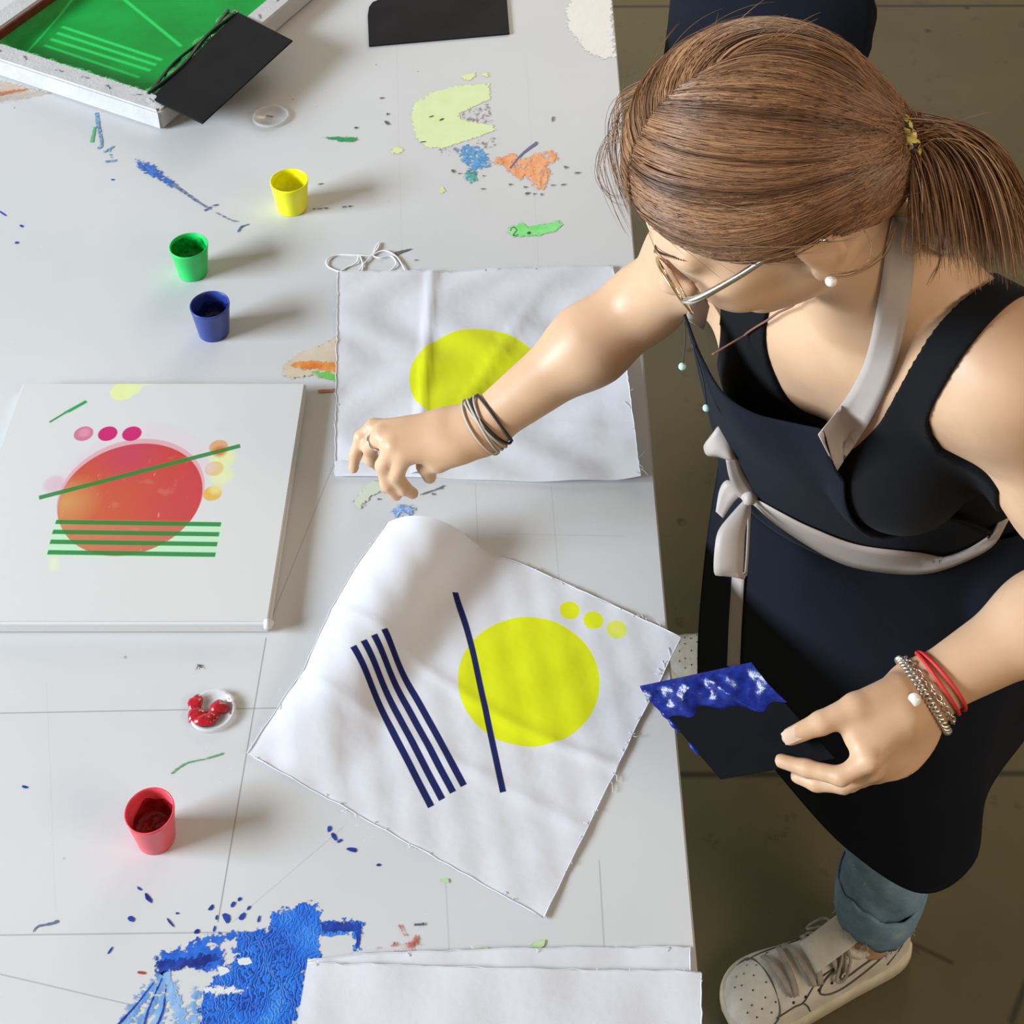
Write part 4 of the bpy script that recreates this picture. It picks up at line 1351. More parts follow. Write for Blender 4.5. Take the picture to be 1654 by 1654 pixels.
# tank top: the trunk's own surface, grown by a cloth thickness and cut by neckline and armholes
lo, hi = tp(0, 0, .27) - .33, tp(0, 0, .27) + .33
D, ax = body.grid(lo, hi, .0025, ('torso', 'arm', 'neck'))
G = np.stack(np.meshgrid(*ax, indexing='ij'), -1) - PV.astype(np.float32)
cf, cl, cu = G @ tf.astype(np.float32), G @ tl.astype(np.float32), G @ tu.astype(np.float32)
wb = np.clip((cf + .07) / .09, 0, 1)
neck = cu - (wb * (.372 + .135 * np.minimum(np.where(cl > .01, np.abs(cl - .01) / .064, np.abs(cl - .01) / .085), 1.7) ** 2.6) + (1 - wb) * (.47 + .06 * np.minimum(np.abs(cl) / .085, 1.6) ** 2))
armh = 1.0 - np.sqrt(((np.abs(cl) - .172) / np.where(cl > 0, .004, .045)) ** 2 + ((cu - .408) / .088) ** 2)
near = body.grid(lo, hi, .0025, ('torso', 'neck'))[0] - .030
neark = np.maximum(near, -(cu - .30)) if False else near
reg = np.maximum(np.maximum(neck, armh * .05), np.maximum(near, np.where(cl > 0, (cl - np.interp(cu, [.30, .345, .365, .378, .392, .41, .435, .47, .52, .58], [.178, .178, .170, .150, .126, .108, .102, .102, .110, .116])) * .7, -cl - .165)))
reg = np.maximum(reg, np.maximum(.0 - cu, cu - .62))
S_ = np.maximum(D - .0045, reg)
V, Qd = surface_nets(S_, ax, 3)
big_mesh('tank_top', V, Qd, CLOTHBLK, person)
del G, cf, cl, cu, S_, D

# jeans
JEANS = M('washed_denim', (0.16, 0.26, 0.36), .85, .15)
JEANS.over(1.0, JEANS.ramp(JEANS.noise(22, 5, .65), [(.3, (0.13, 0.22, 0.32)), (.55, (0.22, 0.34, 0.46)), (.75, (0.36, 0.49, 0.58))]))
JEANS.bump(JEANS.noise(400, 2) * .4 + JEANS.noise(14, 4), .3, .004); JEANS = JEANS.m
D, ax = body.grid((.2, .95, .10), (.68, 1.62, 1.02), .0035, ('leg', 'torso'))
G = np.stack(np.meshgrid(*ax, indexing='ij'), -1)
flare = .008 + .008 * np.clip((.42 - G[..., 2]) / .25, 0, 1)
wr = .0035 * np.sin(G[..., 2] * 60 + 3 * np.sin(G[..., 0] * 25)) * np.clip((.45 - G[..., 2]) / .2, 0, 1)
S_ = np.maximum(D - flare - wr, np.maximum(.133 - G[..., 2], ((G - PV.astype(np.float32)) @ tu.astype(np.float32)) - .035))
V, Qd = surface_nets(S_, ax, 2)
jeans = big_mesh('jeans', V, Qd, JEANS, person)
del G, S_, D
# rolled cuffs with frayed ends
def ring_at(axis_a, axis_b, z, extra, n=44):
    t = (z - axis_a[2]) / (axis_b[2] - axis_a[2])
    c = axis_a + (axis_b - axis_a) * t
    out = []
    for k in range(n):
        a = 2 * math.pi * k / n
        d = np.array([math.cos(a), math.sin(a), 0])
        rr = np.linspace(.02, .12, 140)
        v = body.eval(c + d * rr[:, None], ('leg',))
        i = np.argmax(v > extra)
        out.append(c + d * rr[i])
    return np.array(out)
FRAYM = plain('pale_denim_threads', (0.52, 0.60, 0.62), .9)
for Kn, An in ((KNL, ANL), (KNR, ANR)):
    rows = []
    for z, e in ((.134, .0145), (.129, .0175), (.142, .0205), (.172, .0215), (.196, .0205), (.203, .0175), (.198, .0155)):
        R_ = ring_at(Kn, An, z, e)
        R_[:, 2] += .006 * np.sin(np.arange(len(R_)) * .5) + .003 * np.sin(np.arange(len(R_)) * 1.7)
        rows.append(R_)
    n = len(rows[0])
    V = np.concatenate(rows); F = []
    for i in range(len(rows) - 1):
        for k in range(n):
            l = (k + 1) % n
            F.append((i * n + k, i * n + l, (i + 1) * n + l, (i + 1) * n + k))
    mesh('rolled_cuff', V, F, JEANS, jeans)
    rr = np.random.default_rng(4)
    parts = []
    for k in range(70):
        i = rr.integers(0, n); p = rows[1][i] + rr.normal(0, .001, 3)
        q = p + np.array([rr.normal(0, .004), rr.normal(0, .004), -rr.uniform(.003, .014)])
        parts.append(tube_arrays([p + [0, 0, .004], (p + q) / 2 + rr.normal(0, .002, 3), q], .0005, 4))
    V, F = merge(parts); o = mesh('frayed_threads', V, F, FRAYM, jeans); o['kind'] = 'stuff'

_p = []
for k in range(16):
    f = k / 15
    q = Q(1391 + 16 * f + random.uniform(-3, 3), 1392 + 40 * f, body_hit(1391 + 16 * f, 1392 + 40 * f, groups=('leg',)) - .020)
    _p.append(tube_arrays([q, q + np.array([random.uniform(-.007, .007), 0, random.uniform(-.008, .002)]), q + np.array([random.uniform(-.01, .01), -.001, -.008])], .0006, 4))
V, F = merge(_p); o = mesh('frayed_threads', V, F, FRAYM, jeans); o['kind'] = 'stuff'
# apron: bib and skirt hanging from the neck strap
def net(rows): return np.array([[Q(*c) for c in r] for r in rows])
BIB = net([[(1106, 508, 1.490), (1130, 572, 1.475), (1166, 634, 1.460), (1215, 668, 1.445), (1275, 684, 1.425), (1328, 695, 1.400)],
           [(1124, 580, 1.520), (1152, 642, 1.500), (1197, 697, 1.480), (1252, 727, 1.465), (1308, 744, 1.450), (1356, 770, 1.435)],
           [(1140, 650, 1.570), (1177, 712, 1.550), (1228, 757, 1.530), (1292, 788, 1.510), (1360, 806, 1.495), (1424, 822, 1.480)],
           [(1156, 715, 1.620), (1194, 770, 1.610), (1255, 823, 1.600), (1340, 856, 1.585), (1440, 866, 1.570), (1560, 842, 1.560)],
           [(1162, 760, 1.690), (1200, 815, 1.675), (1268, 868, 1.660), (1360, 908, 1.650), (1470, 918, 1.640), (1612, 868, 1.630)]])
SKIRT = net([[(1162, 752, 1.700), (1184, 790, 1.680), (1216, 832, 1.670), (1290, 878, 1.655), (1390, 908, 1.645), (1500, 915, 1.635), (1612, 872, 1.630), (1700, 815, 1.680)],
             [(1146, 850, 1.780), (1178, 892, 1.755), (1222, 940, 1.735), (1310, 1000, 1.705), (1420, 1035, 1.690), (1540, 1030, 1.690), (1650, 965, 1.710), (1740, 890, 1.760)],
             [(1135, 950, 1.860), (1178, 1000, 1.830), (1236, 1060, 1.800), (1330, 1130, 1.765), (1440, 1180, 1.740), (1550, 1165, 1.740), (1645, 1080, 1.780), (1735, 1000, 1.840)],
             [(1129, 1030, 1.930), (1186, 1095, 1.900), (1256, 1170, 1.860), (1350, 1260, 1.815), (1460, 1320, 1.780), (1562, 1290, 1.780), (1630, 1165, 1.830), (1720, 1080, 1.900)],
             [(1128, 1090, 1.980), (1196, 1168, 1.950), (1276, 1270, 1.900), (1372, 1372, 1.845), (1488, 1441, 1.805), (1572, 1392, 1.810), (1594, 1280, 1.850), (1660, 1185, 1.920)]])
def apron_piece(ctrl, nu, nv):
    P = patch(ctrl, nu, nv)
    sh = P.shape
    V = P.reshape(-1, 3)
    V = push_out(V, .012, ('torso', 'leg'))
    return V.reshape(sh)
bibP = apron_piece(BIB, 9, 10)
skP = apron_piece(SKIRT, 9, 12)
V = np.concatenate([bibP.reshape(-1, 3), skP.reshape(-1, 3)])
F = grid_faces(*bibP.shape[:2]) + grid_faces(*skP.shape[:2], off=bibP.shape[0] * bibP.shape[1])
apron = mesh('apron', V, F, APRON, person)
solidify(apron, .0016)
tr = [tube_arrays(bibP[0], .0016, 6), tube_arrays(bibP[:, -1], .0016, 6), tube_arrays(skP[-1], .0018, 6), tube_arrays(skP[:, 0], .0016, 6)]
V, F = merge(tr); mesh('hem', V, F, APRON, apron)
# ------------------------------------------------------------------ hair
def strands_mesh(name, P, rad, tone, mat, parent):
    """P: N x n x 3 strand points, thin three sided tubes in one mesh"""
    N, n, _ = P.shape
    tan = np.gradient(P, axis=1); tan /= np.linalg.norm(tan, axis=2)[..., None] + 1e-9
    ref = np.broadcast_to(np.array([.31, .52, .79]), P.shape)
    a = np.cross(tan, ref); a /= np.linalg.norm(a, axis=2)[..., None] + 1e-9
    b = np.cross(tan, a)
    taper = np.interp(np.linspace(0, 1, n), [0, .06, .8, 1], [.55, 1, .9, .25])
    r = (rad[:, None] * taper[None, :])[..., None]
    ring = np.stack([P + r * (math.cos(t) * a + math.sin(t) * b) for t in (0, 2.0944, 4.18879)], 2)
    V = ring.reshape(-1, 3)
    base = (np.arange(N)[:, None] * n + np.arange(n - 1)[None, :])[..., None] * 3
    k = np.arange(3); l = (k + 1) % 3
    Qd = np.stack([base + k, base + l, base + 3 + l, base + 3 + k], -1).reshape(-1, 4)
    o = big_mesh(name, V, Qd, mat, parent)
    at = o.data.attributes.new('tone', 'FLOAT', 'POINT')
    at.data.foreach_set('value', np.repeat(tone, n * 3).astype(np.float32))
    return o

def hair_material(name):
    m = M(name, (0.28, 0.15, 0.08), .42, .32)
    at = m.node('ShaderNodeAttribute'); at.attribute_name = 'tone'
    f = X(m.nt, at.outputs['Fac'])
    m.over(1.0, m.ramp(f, [(0.0, (0.070, 0.030, 0.014)), (0.35, (0.165, 0.078, 0.038)), (0.65, (0.285, 0.138, 0.064)), (1.0, (0.47, 0.258, 0.125))]))
    return m.m
HAIR = hair_material('brown_hair')

TIE = Q(1455, 222, depth_of(hp(-.118, 0, .022)) - .012)
tl_ = (TIE - HC) @ HB.T                                  # tie in head coordinates
HCEN = np.array([-.008, 0., .034]); HRAD = np.array([.1035, .0875, .0985])
def on_head(d, k=1.0):
    d = d / (np.linalg.norm(d, axis=-1)[..., None] + 1e-9)
    return HCEN + d * HRAD * (k[..., None] if not np.isscalar(k) else k)
def to_dir(p): return unit((np.asarray(p, float) - HCEN) / HRAD)
tie_dir = to_dir(tl_)
PART = .018
fam_r = [(-.050, PART, .125), (-.010, PART, .135), (.035, PART, .125), (.070, PART + .002, .100), (.088, PART + .006, .070), (.088, .030, .062), (.074, .058, .038), (.050, .078, .012), (.020, .086, -.010), (-.020, .085, -.028), (-.050, .078, -.040), (-.072, .055, -.055), (-.085, .020, -.062)]
fam_m = [(-.085, .002, .110), (-.065, .030, .125), (-.020, .075, .095), (.020, .090, .070), (.045, .092, .045), (.035, .095, .030), (.020, .096, .006), (-.005, .095, -.006), (-.030, .090, -.012), (-.055, .085, -.018), (-.078, .066, -.030), (-.090, .045, -.040), (-.095, .020, -.040)]
def family(w, side):
    """scalp flow line w in [0,1] on one side, from parting or hairline to the hair tie"""
    fr_, fm = crom([to_dir((a, PART + (b - PART) * side if True else b, c)) for a, b, c in fam_r], 24), crom([to_dir((a, b * side, c)) for a, b, c in fam_m], 24)
    i = np.clip(w * (len(fr_) - 1), 0, len(fr_) - 1.001); k = i.astype(int); f = (i - k)[:, None]
    return fr_[k] * (1 - f) + fr_[k + 1] * f, fm[k] * (1 - f) + fm[k + 1] * f
def scalp_strands(N, side, seed, lift=0.0, n=18, messy=.010):
    g = np.random.default_rng(seed)
    w = g.random(N)
    # gather strands into locks
    lock = np.round(w * 46) / 46
    w2 = np.clip(w * .55 + lock * .45 + g.normal(0, .004, N), 0, 1)
    r0, m0 = family(w2, side)
    r0 = r0 + g.normal(0, .010, r0.shape); m0 = m0 + g.normal(0, .02, m0.shape)
    t = np.linspace(0, 1, n)[None, :, None]
    e = tie_dir + g.normal(0, .045, (N, 3))
    e = e[:, None, :]
    d = (1 - t) ** 2 * r0[:, None] + 2 * t * (1 - t) * m0[:, None] * 1.25 + t * t * e
    ph_ = np.sin(lock * 211.7 + side) * 6; am_ = .020 + .016 * np.sin(lock * 91.3)
    d = d + (np.sin(np.linspace(0, 6.5, n)[None] + ph_[:, None]) * am_[:, None] * np.sin(np.linspace(0, math.pi, n))[None])[..., None] * np.array([0.25, 0.2, 1.0])
    kk = 1.0 + lift + .006 * np.sin(w2 * 150 + 2)[:, None] + .012 * np.sin(w2 * 37)[:, None] * np.sin(np.linspace(0, 3.1, n))[None] + g.normal(0, .005, (N, 1)) + messy * g.normal(0, .25, (N, 1)) * np.sin(np.linspace(0, 3.1, n) * g.uniform(.8, 1.6, (N, 1)))
    kk = kk + np.linspace(0, 1, n)[None] ** 6 * 0
    loc = on_head(d, kk)
    # the last stretch runs into the tie
    tt = np.clip((np.linspace(0, 1, n) - .80) / .20, 0, 1)[None, :, None]
    tt = tt * tt * (3 - 2 * tt)
    end = tl_ + g.normal(0, .0075, (N, 1, 3))
    loc = loc * (1 - tt) + end * tt
    tone = np.clip(.57 + .24 * np.sin(w2 * 90 + side) * np.sin(w2 * 31) + g.normal(0, .17, N), 0, 1)
    return HC + loc @ HB, tone

# close cap beneath the strands so no scalp shows
hairf = Field()
hairf.add(ell(HC + HCEN @ HB, HB, HRAD * .985), .02)
_h = HC + (HCEN + tie_dir * HRAD * .75) @ HB
hairf.add(rc(_h, _h + (TIE - _h) * .55, .036, .019), .035)
hairf.add(ell(hp(-.060, 0, -.010), HB, (.045, .064, .055)), .03)
lo = HC - .17; hi = HC + .17
D, ax = hairf.grid(lo, hi, .003)
G = (np.stack(np.meshgrid(*ax, indexing='ij'), -1) - HC.astype(np.float32))
gx, gy, gz = G @ HF.astype(np.float32), G @ HL.astype(np.float32), G @ HU.astype(np.float32)
hl_ = np.interp(gx, [-.10, -.05, -.01, .03, .06, .085, .12], [-.066, -.048, -.022, -.006, .014, .050, .064])
S_ = np.maximum(D, (hl_ - gz) * .8)
V, Qd = surface_nets(S_, ax, 3)
hair = empty('hair_root_unused') if False else None
hair = big_mesh('hair', V, Qd, HAIR, person)
at = hair.data.attributes.new('tone', 'FLOAT', 'POINT')
dl = (np.asarray(V) - HC) @ HB.T
ang = np.arctan2(dl[:, 1] - tl_[1], dl[:, 2] - tl_[2])
at.data.foreach_set('value', (.30 + .12 * np.sin(ang * 40) + .08 * np.sin(ang * 97 + dl[:, 0] * 60)).astype(np.float32))
g = np.random.default_rng(2)
Ps, Ts = [], []
for side, N, sd in ((1, 5200, 1), (-1, 3400, 2)):
    p, t = scalp_strands(N, side, sd); Ps.append(p); Ts.append(t)
    p, t = scalp_strands(260, side, sd + 5, .012, messy=.05); Ps.append(p); Ts.append(t)
P = np.concatenate(Ps); tone = np.concatenate(Ts)
sh_ = P.shape
Pf = P.reshape(-1, 3)
for _ in range(2):
    d_ = hairf.eval(Pf); m_in = d_ < .0012
    Pf[m_in] += hairf.grad(Pf[m_in]) * (.0012 + .0022 * g.random(m_in.sum()) - d_[m_in])[:, None]
P = Pf.reshape(sh_)
strands_mesh('scalp_strands', P, g.uniform(.00032, .00066, len(P)), tone, HAIR, hair)

# flyaway hairs
N = 150
w = g.random(N)
fl_ = []
for k in range(N):
    side = 1 if g.random() < .5 else -1
    p, _ = scalp_strands(1, side, 1000 + k, .02, messy=.10)
    p = p[0]
    i0 = g.integers(0, 8); L = g.integers(6, 10)
    q = crom(p[i0:i0 + L], 4)[:20]
    out = (q - HC); out /= np.linalg.norm(out, axis=1)[:, None]
    q = q + out * (np.linspace(0, 1, len(q)) ** 1.5 * g.uniform(.004, .022))[:, None] + (np.linspace(0, 1, len(q)) ** 2)[:, None] * g.normal(0, .006, 3)
    if len(q) == 20: fl_.append(q)
# loose locks in front of the forehead and by the ear
def lock(px, n, spread, seed, rad=.0004):
    gg = np.random.default_rng(seed)
    base = crom([Q(*c) for c in px], 6)
    t = np.linspace(0, 1, len(base))
    for _ in range(n):
        o1, o2 = gg.normal(0, spread, 3), gg.normal(0, spread, 3)
        q = base + o1 * (1 - t)[:, None] + o2 * t[:, None] + np.sin(t * 6 + gg.uniform(0, 6))[:, None] * gg.normal(0, .001, 3)
        idx = np.linspace(0, len(q) - 1, 20)
        fl_.append(np.stack([np.interp(idx, np.arange(len(q)), q[:, d]) for d in range(3)], 1))
dF = depth_of(hp(.095, 0, .06))
lock([(1035, 225, dF - .01), (1000, 205, dF), (975, 235, dF + .01), (966, 285, dF + .02), (985, 315, dF + .02), (1010, 320, dF + .02)], 5, .002, 1)
lock([(1030, 230, dF - .01), (985, 230, dF), (970, 265, dF + .01), (990, 330, dF + .01), (1015, 380, dF + .01)], 6, .003, 2)
lock([(1075, 130, dF - .02), (1010, 150, dF + .02), (995, 185, dF + .02), (1004, 235, dF + .02)], 14, .004, 3)
lock([(1060, 150, dF - .02), (1000, 180, dF + .01), (988, 240, dF + .01), (1000, 300, dF + .01), (1020, 350, dF + .01)], 22, .004, 13)
dE = depth_of(hp(-.02, .085, -.02))
lock([(1395, 372, dE - .01), (1405, 395, dE - .015), (1408, 415, dE - .015), (1398, 425, dE - .015)], 3, .001, 4)
lock([(1445, 360, dE + .02), (1425, 410, dE), (1380, 440, dE - .01), (1335, 445, dE - .012)], 7, .0012, 5)
lock([(1480, 300, dE + .02), (1460, 395, dE + .02), (1470, 412, dE + .03), (1500, 395, dE + .03)], 5, .002, 6)
lock([(1520, 380, dE + .06), (1518, 425, dE + .05), (1500, 462, dE + .05)], 6, .0012, 7)
fl_ = np.array(fl_)
strands_mesh('loose_strands', fl_, g.uniform(.00015, .00034, len(fl_)), np.clip(g.normal(.62, .15, len(fl_)), 0, 1), HAIR, hair)

# ponytail
N = 4200
dT = depth_of(TIE)
u = g.random(N); v = g.normal(0, 1, N)
start = np.array(TIE) + g.normal(0, .0072, (N, 3))
ex = 1475 + 205 * u ** .95 + g.normal(0, 6, N)
ey = 392 + 62 * np.interp(u, [0, .25, .5, .8, 1], [.0, .45, .85, .8, .55]) + g.normal(0, 10, N) + 22 * np.sin(np.round(u * 34) * 1.9) * 1.0
ed = dT + .055 + .035 * u + .018 * v
mx_ = np.interp(u, [0, 1], [1478, 1650]) + g.normal(0, 8, N)
my_ = np.interp(u, [0, .5, 1], [285, 205, 178]) + g.normal(0, 9, N)
md = dT - .005 + .014 * v
qx = np.interp(u, [0, 1], [1470, 1540]); qy = np.interp(u, [0, 1], [240, 192])
def QA(x, y, d): return np.array([Q(a, b, c) for a, b, c in zip(x, y, d)])
E_, M_, S1 = QA(ex, ey, ed), QA(mx_, my_, md), QA(qx, qy, np.full(N, dT) + .006 * v)
n = 18
t = np.linspace(0, 1, n)[None, :, None]
P = (1 - t) ** 3 * start[:, None] + 3 * t * (1 - t) ** 2 * S1[:, None] + 3 * t * t * (1 - t) * M_[:, None] + t ** 3 * E_[:, None]
tr_ = g.uniform(.72, 1.0, (N, 1, 1)) ; t2 = t * tr_
P = (1 - t2) ** 3 * start[:, None] + 3 * t2 * (1 - t2) ** 2 * S1[:, None] + 3 * t2 * t2 * (1 - t2) * M_[:, None] + t2 ** 3 * E_[:, None]
P = P + np.sin(np.linspace(0, 5, n)[None, :, None] + g.uniform(0, 6, (N, 1, 1))) * g.normal(0, .0012, (N, 1, 3)) * t
lockn = np.round(u * 34)
tone = np.clip(.60 + .22 * np.sin(lockn * 2.3) + g.normal(0, .16, N), 0, 1)
pony = strands_mesh('ponytail', P, g.uniform(.00032, .00068, N), tone, HAIR, hair)
# a few long stray ends
N2 = 40
u = g.random(N2)
E2 = QA(1500 + 190 * u, 180 + 230 * u + g.normal(0, 40, N2), np.full(N2, dT) + .02)
M2 = QA(1500 + 110 * u, 190 + 40 * u + g.normal(0, 15, N2), np.full(N2, dT))
t = np.linspace(0, 1, n)[None, :, None]
P = (1 - t) ** 2 * start[:N2, None] + 2 * t * (1 - t) * M2[:, None] + t ** 2 * E2[:, None]
strands_mesh('stray_ends', P, g.uniform(.0002, .00035, N2), np.clip(g.normal(.7, .1, N2), 0, 1), HAIR, pony)

# hair tie: a twisted band
tm = M('gold_black_hair_tie', (0.62, 0.50, 0.12), .5, .5)
tm.over(tm.noise(120, 2, .4).lt(.46, .03), (0.03, 0.015, 0.01)); tm.over(tm.noise(90, 2, .4, tm.coord('Object', (1, 1.7, 1))).lt(.36, .03), (0.70, 0.62, 0.36))
tdir = unit(Q(1520, 205, dT) - TIE + HF * -.02)
ta = unit(np.cross(tdir, [0, 0, 1])); tb = np.cross(tdir, ta)
parts = []
for ph in (0, math.pi):
    pp = []
    for k in range(60):
        a = 2 * math.pi * k / 60
        rr_ = .0165 + .0022 * math.cos(7 * a + ph)
        pp.append(TIE + tdir * (.004 + .0030 * math.sin(7 * a + ph)) + ta * rr_ * math.cos(a) + tb * rr_ * math.sin(a))
    parts.append(tube_arrays(pp, .0034, 8, True))
V, F = merge(parts); mesh('hair_tie', V, F, tm.m, hair)

# ------------------------------------------------------------------ glasses, jewellery
SILVER = plain('polished_silver', (0.80, 0.77, 0.73), .18, .5, Metallic=1.0)
GOLD = plain('pale_gold', (0.80, 0.60, 0.38), .22, .5, Metallic=1.0)
LENS = M('spectacle_lens', (0.98, 0.98, 0.99), .0, .5); LENS.b.inputs['Transmission Weight'].default_value = 1.0; LENS.b.inputs['IOR'].default_value = 1.02; LENS = LENS.m
glasses = empty('glasses', hp(.1, 0, 0)); glasses.parent = person; glasses.matrix_parent_inverse = person.matrix_basis.inverted()
glasses.location = hp(.1, 0, 0)
GT = .30
def gp(y, z, x=.108): return hp(x - .12 * y * y / .07 - .05 * (z < -9), y, z - .010) + HF * (-z * .10)
for s in (1, -1):
    ringp = []
    for k in range(40):
        a = 2 * math.pi * k / 40
        ringp.append(gp(s * .036 + .0265 * math.cos(a), .0235 * math.sin(a) * (1.05 if math.sin(a) > 0 else 1)))
    tube('rim', ringp, .0013, GOLD, glasses, 8, True)
    V, F = [gp(s * .036, 0)], []
    V = ringp + [np.mean(ringp, 0)]
    F = [(k, (k + 1) % 40, 40) for k in range(40)]
    solidify(mesh('lens', V, F, LENS, glasses), .0012)
    h0 = gp(s * .0625, .006); h1 = hp(.086, s * .0715, -.002)
    tube('temple_arm', crom([h0, h1, hp(.050, s * .0775, .001), hp(.0, s * .0815, .004), hp(-.020, s * .080, -.012)], 6), np.interp(np.linspace(0, 1, 25), [0, .1, .3, 1], [.0018, .0030, .0030, .0018]), SILVER, glasses, 8)
tube('bridge', crom([gp(.0105, .004), gp(0, .010, .111), gp(-.0105, .004)], 8), .0013, GOLD, glasses, 8)
# lashes and brows
DARKHAIR = plain('dark_lashes', (0.03, 0.016, 0.010), .6)
parts = []
for s in (1, -1):
    for k in range(12):
        y = s * (.020 + .022 * k / 11)
        x = .0905 - .012 * ((k - 4) / 8) ** 2
        parts.append(tube_arrays([hp(x, y, -.010), hp(x + .005, y * 1.03, -.0125), hp(x + .009, y * 1.05, -.0115)], [.0004, .0003, .0001], 4))
V, F = merge(parts); o = mesh('eyelashes', V, F, DARKHAIR, person); o['kind'] = 'stuff'
parts = []
for s in (1, -1):
    for k in range(24):
        f = k / 23
        p = hp(.101 - .020 * f * f, s * (.014 + .034 * f), .017 + .005 * math.sin(f * 2.6))
        parts.append(tube_arrays([p, p + HL * s * .006 + HU * .002 - HF * .001], [.0007, .0002], 4))
V, F = merge(parts); o = mesh('eyebrows', V, F, DARKHAIR, person); o['kind'] = 'stuff'

PEARL = plain('pearl', (0.82, 0.78, 0.70), .18, .6)
V, F = blob(hp(-.002, .084, -.047), .0045, .0045, .0045, 16, 12)
V = [v for v in V]
for i in range(len(V)):
    pass
mesh('earring', [hp(-.002, .0835, -.046) + .0045 * np.array([math.sin(a) * math.cos(b), math.sin(a) * math.sin(b), math.cos(a)]) for a in np.linspace(0, math.pi, 11) for b in np.linspace(0, 2 * math.pi, 18)], grid_faces(11, 18), PEARL, person)

def on_body(px, py, off, groups=('torso', 'neck', 'arm'), fallback=1.4):
    d = body_hit(px, py, groups=groups)
    return Q(px, py, (d if d is not None else fallback) - off)
CORD = plain('brown_cord', (0.20, 0.09, 0.06), .6)
nk = [on_body(x, y, .004) for x, y in ((1322, 462), (1300, 482), (1275, 500), (1245, 517), (1215, 535))] + [Q(1185, 552, 1.425), Q(1157, 569, 1.44)]
d0 = depth_of(nk[4]); nk[5] = Q(1185, 552, d0 * .6 + 1.46 * .4); nk[6] = Q(1150, 573, 1.463)
nkp = crom(nk, 8); nkp = push_out(nkp, .0075, ('torso', 'neck', 'arm'))
necklace = tube('necklace', nkp, .0011, CORD, person, 6)
tube('drop_cord', crom([Q(1106, 520, 1.475), Q(1107, 548, 1.47), Q(1103, 588, 1.468)], 6), .0007, plain('black_cord', (0.012, 0.02, 0.018), .6), necklace, 6)
tube('drop_cord', crom([Q(1118, 556, 1.475), Q(1135, 610, 1.485), Q(1141, 655, 1.495)], 6), .0007, plain('black_thread', (0.012, 0.02, 0.018), .6), necklace, 6)
TURQ = plain('mint_bead', (0.42, 0.68, 0.60), .25, .5)
for c in (Q(1102, 592, 1.468), Q(1141, 659, 1.495)):
    mesh('bead', [c + .0038 * np.array([math.sin(a) * math.cos(b), math.sin(a) * math.sin(b), math.cos(a)]) for a in np.linspace(0, math.pi, 11) for b in np.linspace(0, 2 * math.pi, 18)], grid_faces(11, 18), TURQ, necklace)

def limb_ring(c, axis, off, n=48, groups=('arm', 'hand'), wob=0.0, ph=0):
    axis = unit(axis); a = unit(np.cross(axis, [0.1, 0.2, 1])); b = np.cross(axis, a)
    out = []
    rr_ = np.linspace(.008, .08, 220)
    for k in range(n):
        t = 2 * math.pi * k / n
        d = a * math.cos(t) + b * math.sin(t)
        v = body.eval(c + d * rr_[:, None], groups)
        i = np.argmax(v > off)
        out.append(c + d * rr_[i] + axis * wob * math.sin(t + ph))
    P = np.array(out)
    return (np.roll(P, 1, 0) + P * 2 + np.roll(P, -1, 0)) / 4
RED = plain('red_cord', (0.55, 0.02, 0.02), .6)
CHAIN = plain('silver_chain', (0.72, 0.66, 0.58), .25, .5, Metallic=.9)
axL = EL - WL; axR = ER - WR
for t, w, ph in ((.105, .004, 0), (.125, .005, 1.2)):
    tube('red_bracelet', limb_ring(WL + axL * t, axL, .0022, wob=w, ph=ph), .0019, RED, person, 8, True)
base = limb_ring(WL + axL * .02, axL, .0028, 60, wob=.004)
ctr = base.mean(0)
parts = []
for ph in (0, math.pi):
    pp = []
    for k in range(240):
        f = k / 4; i = int(f) % 60; j = (i + 1) % 60; g_ = f - int(f)
        p = base[i] * (1 - g_) + base[j] * g_
        o_ = unit(p - ctr)
        pp.append(p + unit(axL) * .0030 * math.sin(2 * math.pi * k / 10 + ph) + o_ * (.0015 * math.cos(2 * math.pi * k / 10 + ph) + .0008))
    parts.append(tube_arrays(pp, .0013, 6, True))
V, F = merge(parts); mesh('chain_bracelet', V, F, CHAIN, person)
base = limb_ring(WL + axL * .055, axL, .0026, 60, wob=.005, ph=.5)
ctr = base.mean(0)
parts = []
for k in range(0, 60, 2):
    p = base[k]; t_ = unit(base[(k + 1) % 60] - base[k - 1]); o_ = unit(p - ctr); s_ = np.cross(t_, o_)
    ringp = [p + t_ * .0036 * math.cos(a) + (s_ if k % 4 else (s_ * .5 + o_ * .7)) * .0024 * math.sin(a) for a in np.linspace(0, 2 * math.pi, 13)[:-1]]
    parts.append(tube_arrays(ringp, .0009, 5, True))
V, F = merge(parts); mesh('chain_bracelet', V, F, CHAIN, person)
c = on_body(1477, 1130, .003, ('hand', 'arm'))
nrm = unit(np.array([0, 0, CAMZ]) - c + np.array([0.1, -.3, .2])); a_ = unit(np.cross(nrm, [0, 0, 1])); b_ = np.cross(nrm, a_)
V = [c + nrm * .0012] + [c + a_ * .0058 * math.cos(t) + b_ * .0058 * math.sin(t) + nrm * .0008 for t in np.linspace(0, 2 * math.pi, 25)[:-1]] + [c + a_ * .006 * math.cos(t) + b_ * .006 * math.sin(t) - nrm * .001 for t in np.linspace(0, 2 * math.pi, 25)[:-1]]
F = [(0, 1 + k, 1 + (k + 1) % 24) for k in range(24)] + [(1 + k, 25 + k, 25 + (k + 1) % 24, 1 + (k + 1) % 24) for k in range(24)]
mesh('charm', V, F, PEARL, person)
BLKC = plain('black_braided_cord', (0.014, 0.012, 0.012), .6); BEIGE = plain('beige_cord', (0.46, 0.40, 0.33), .7)
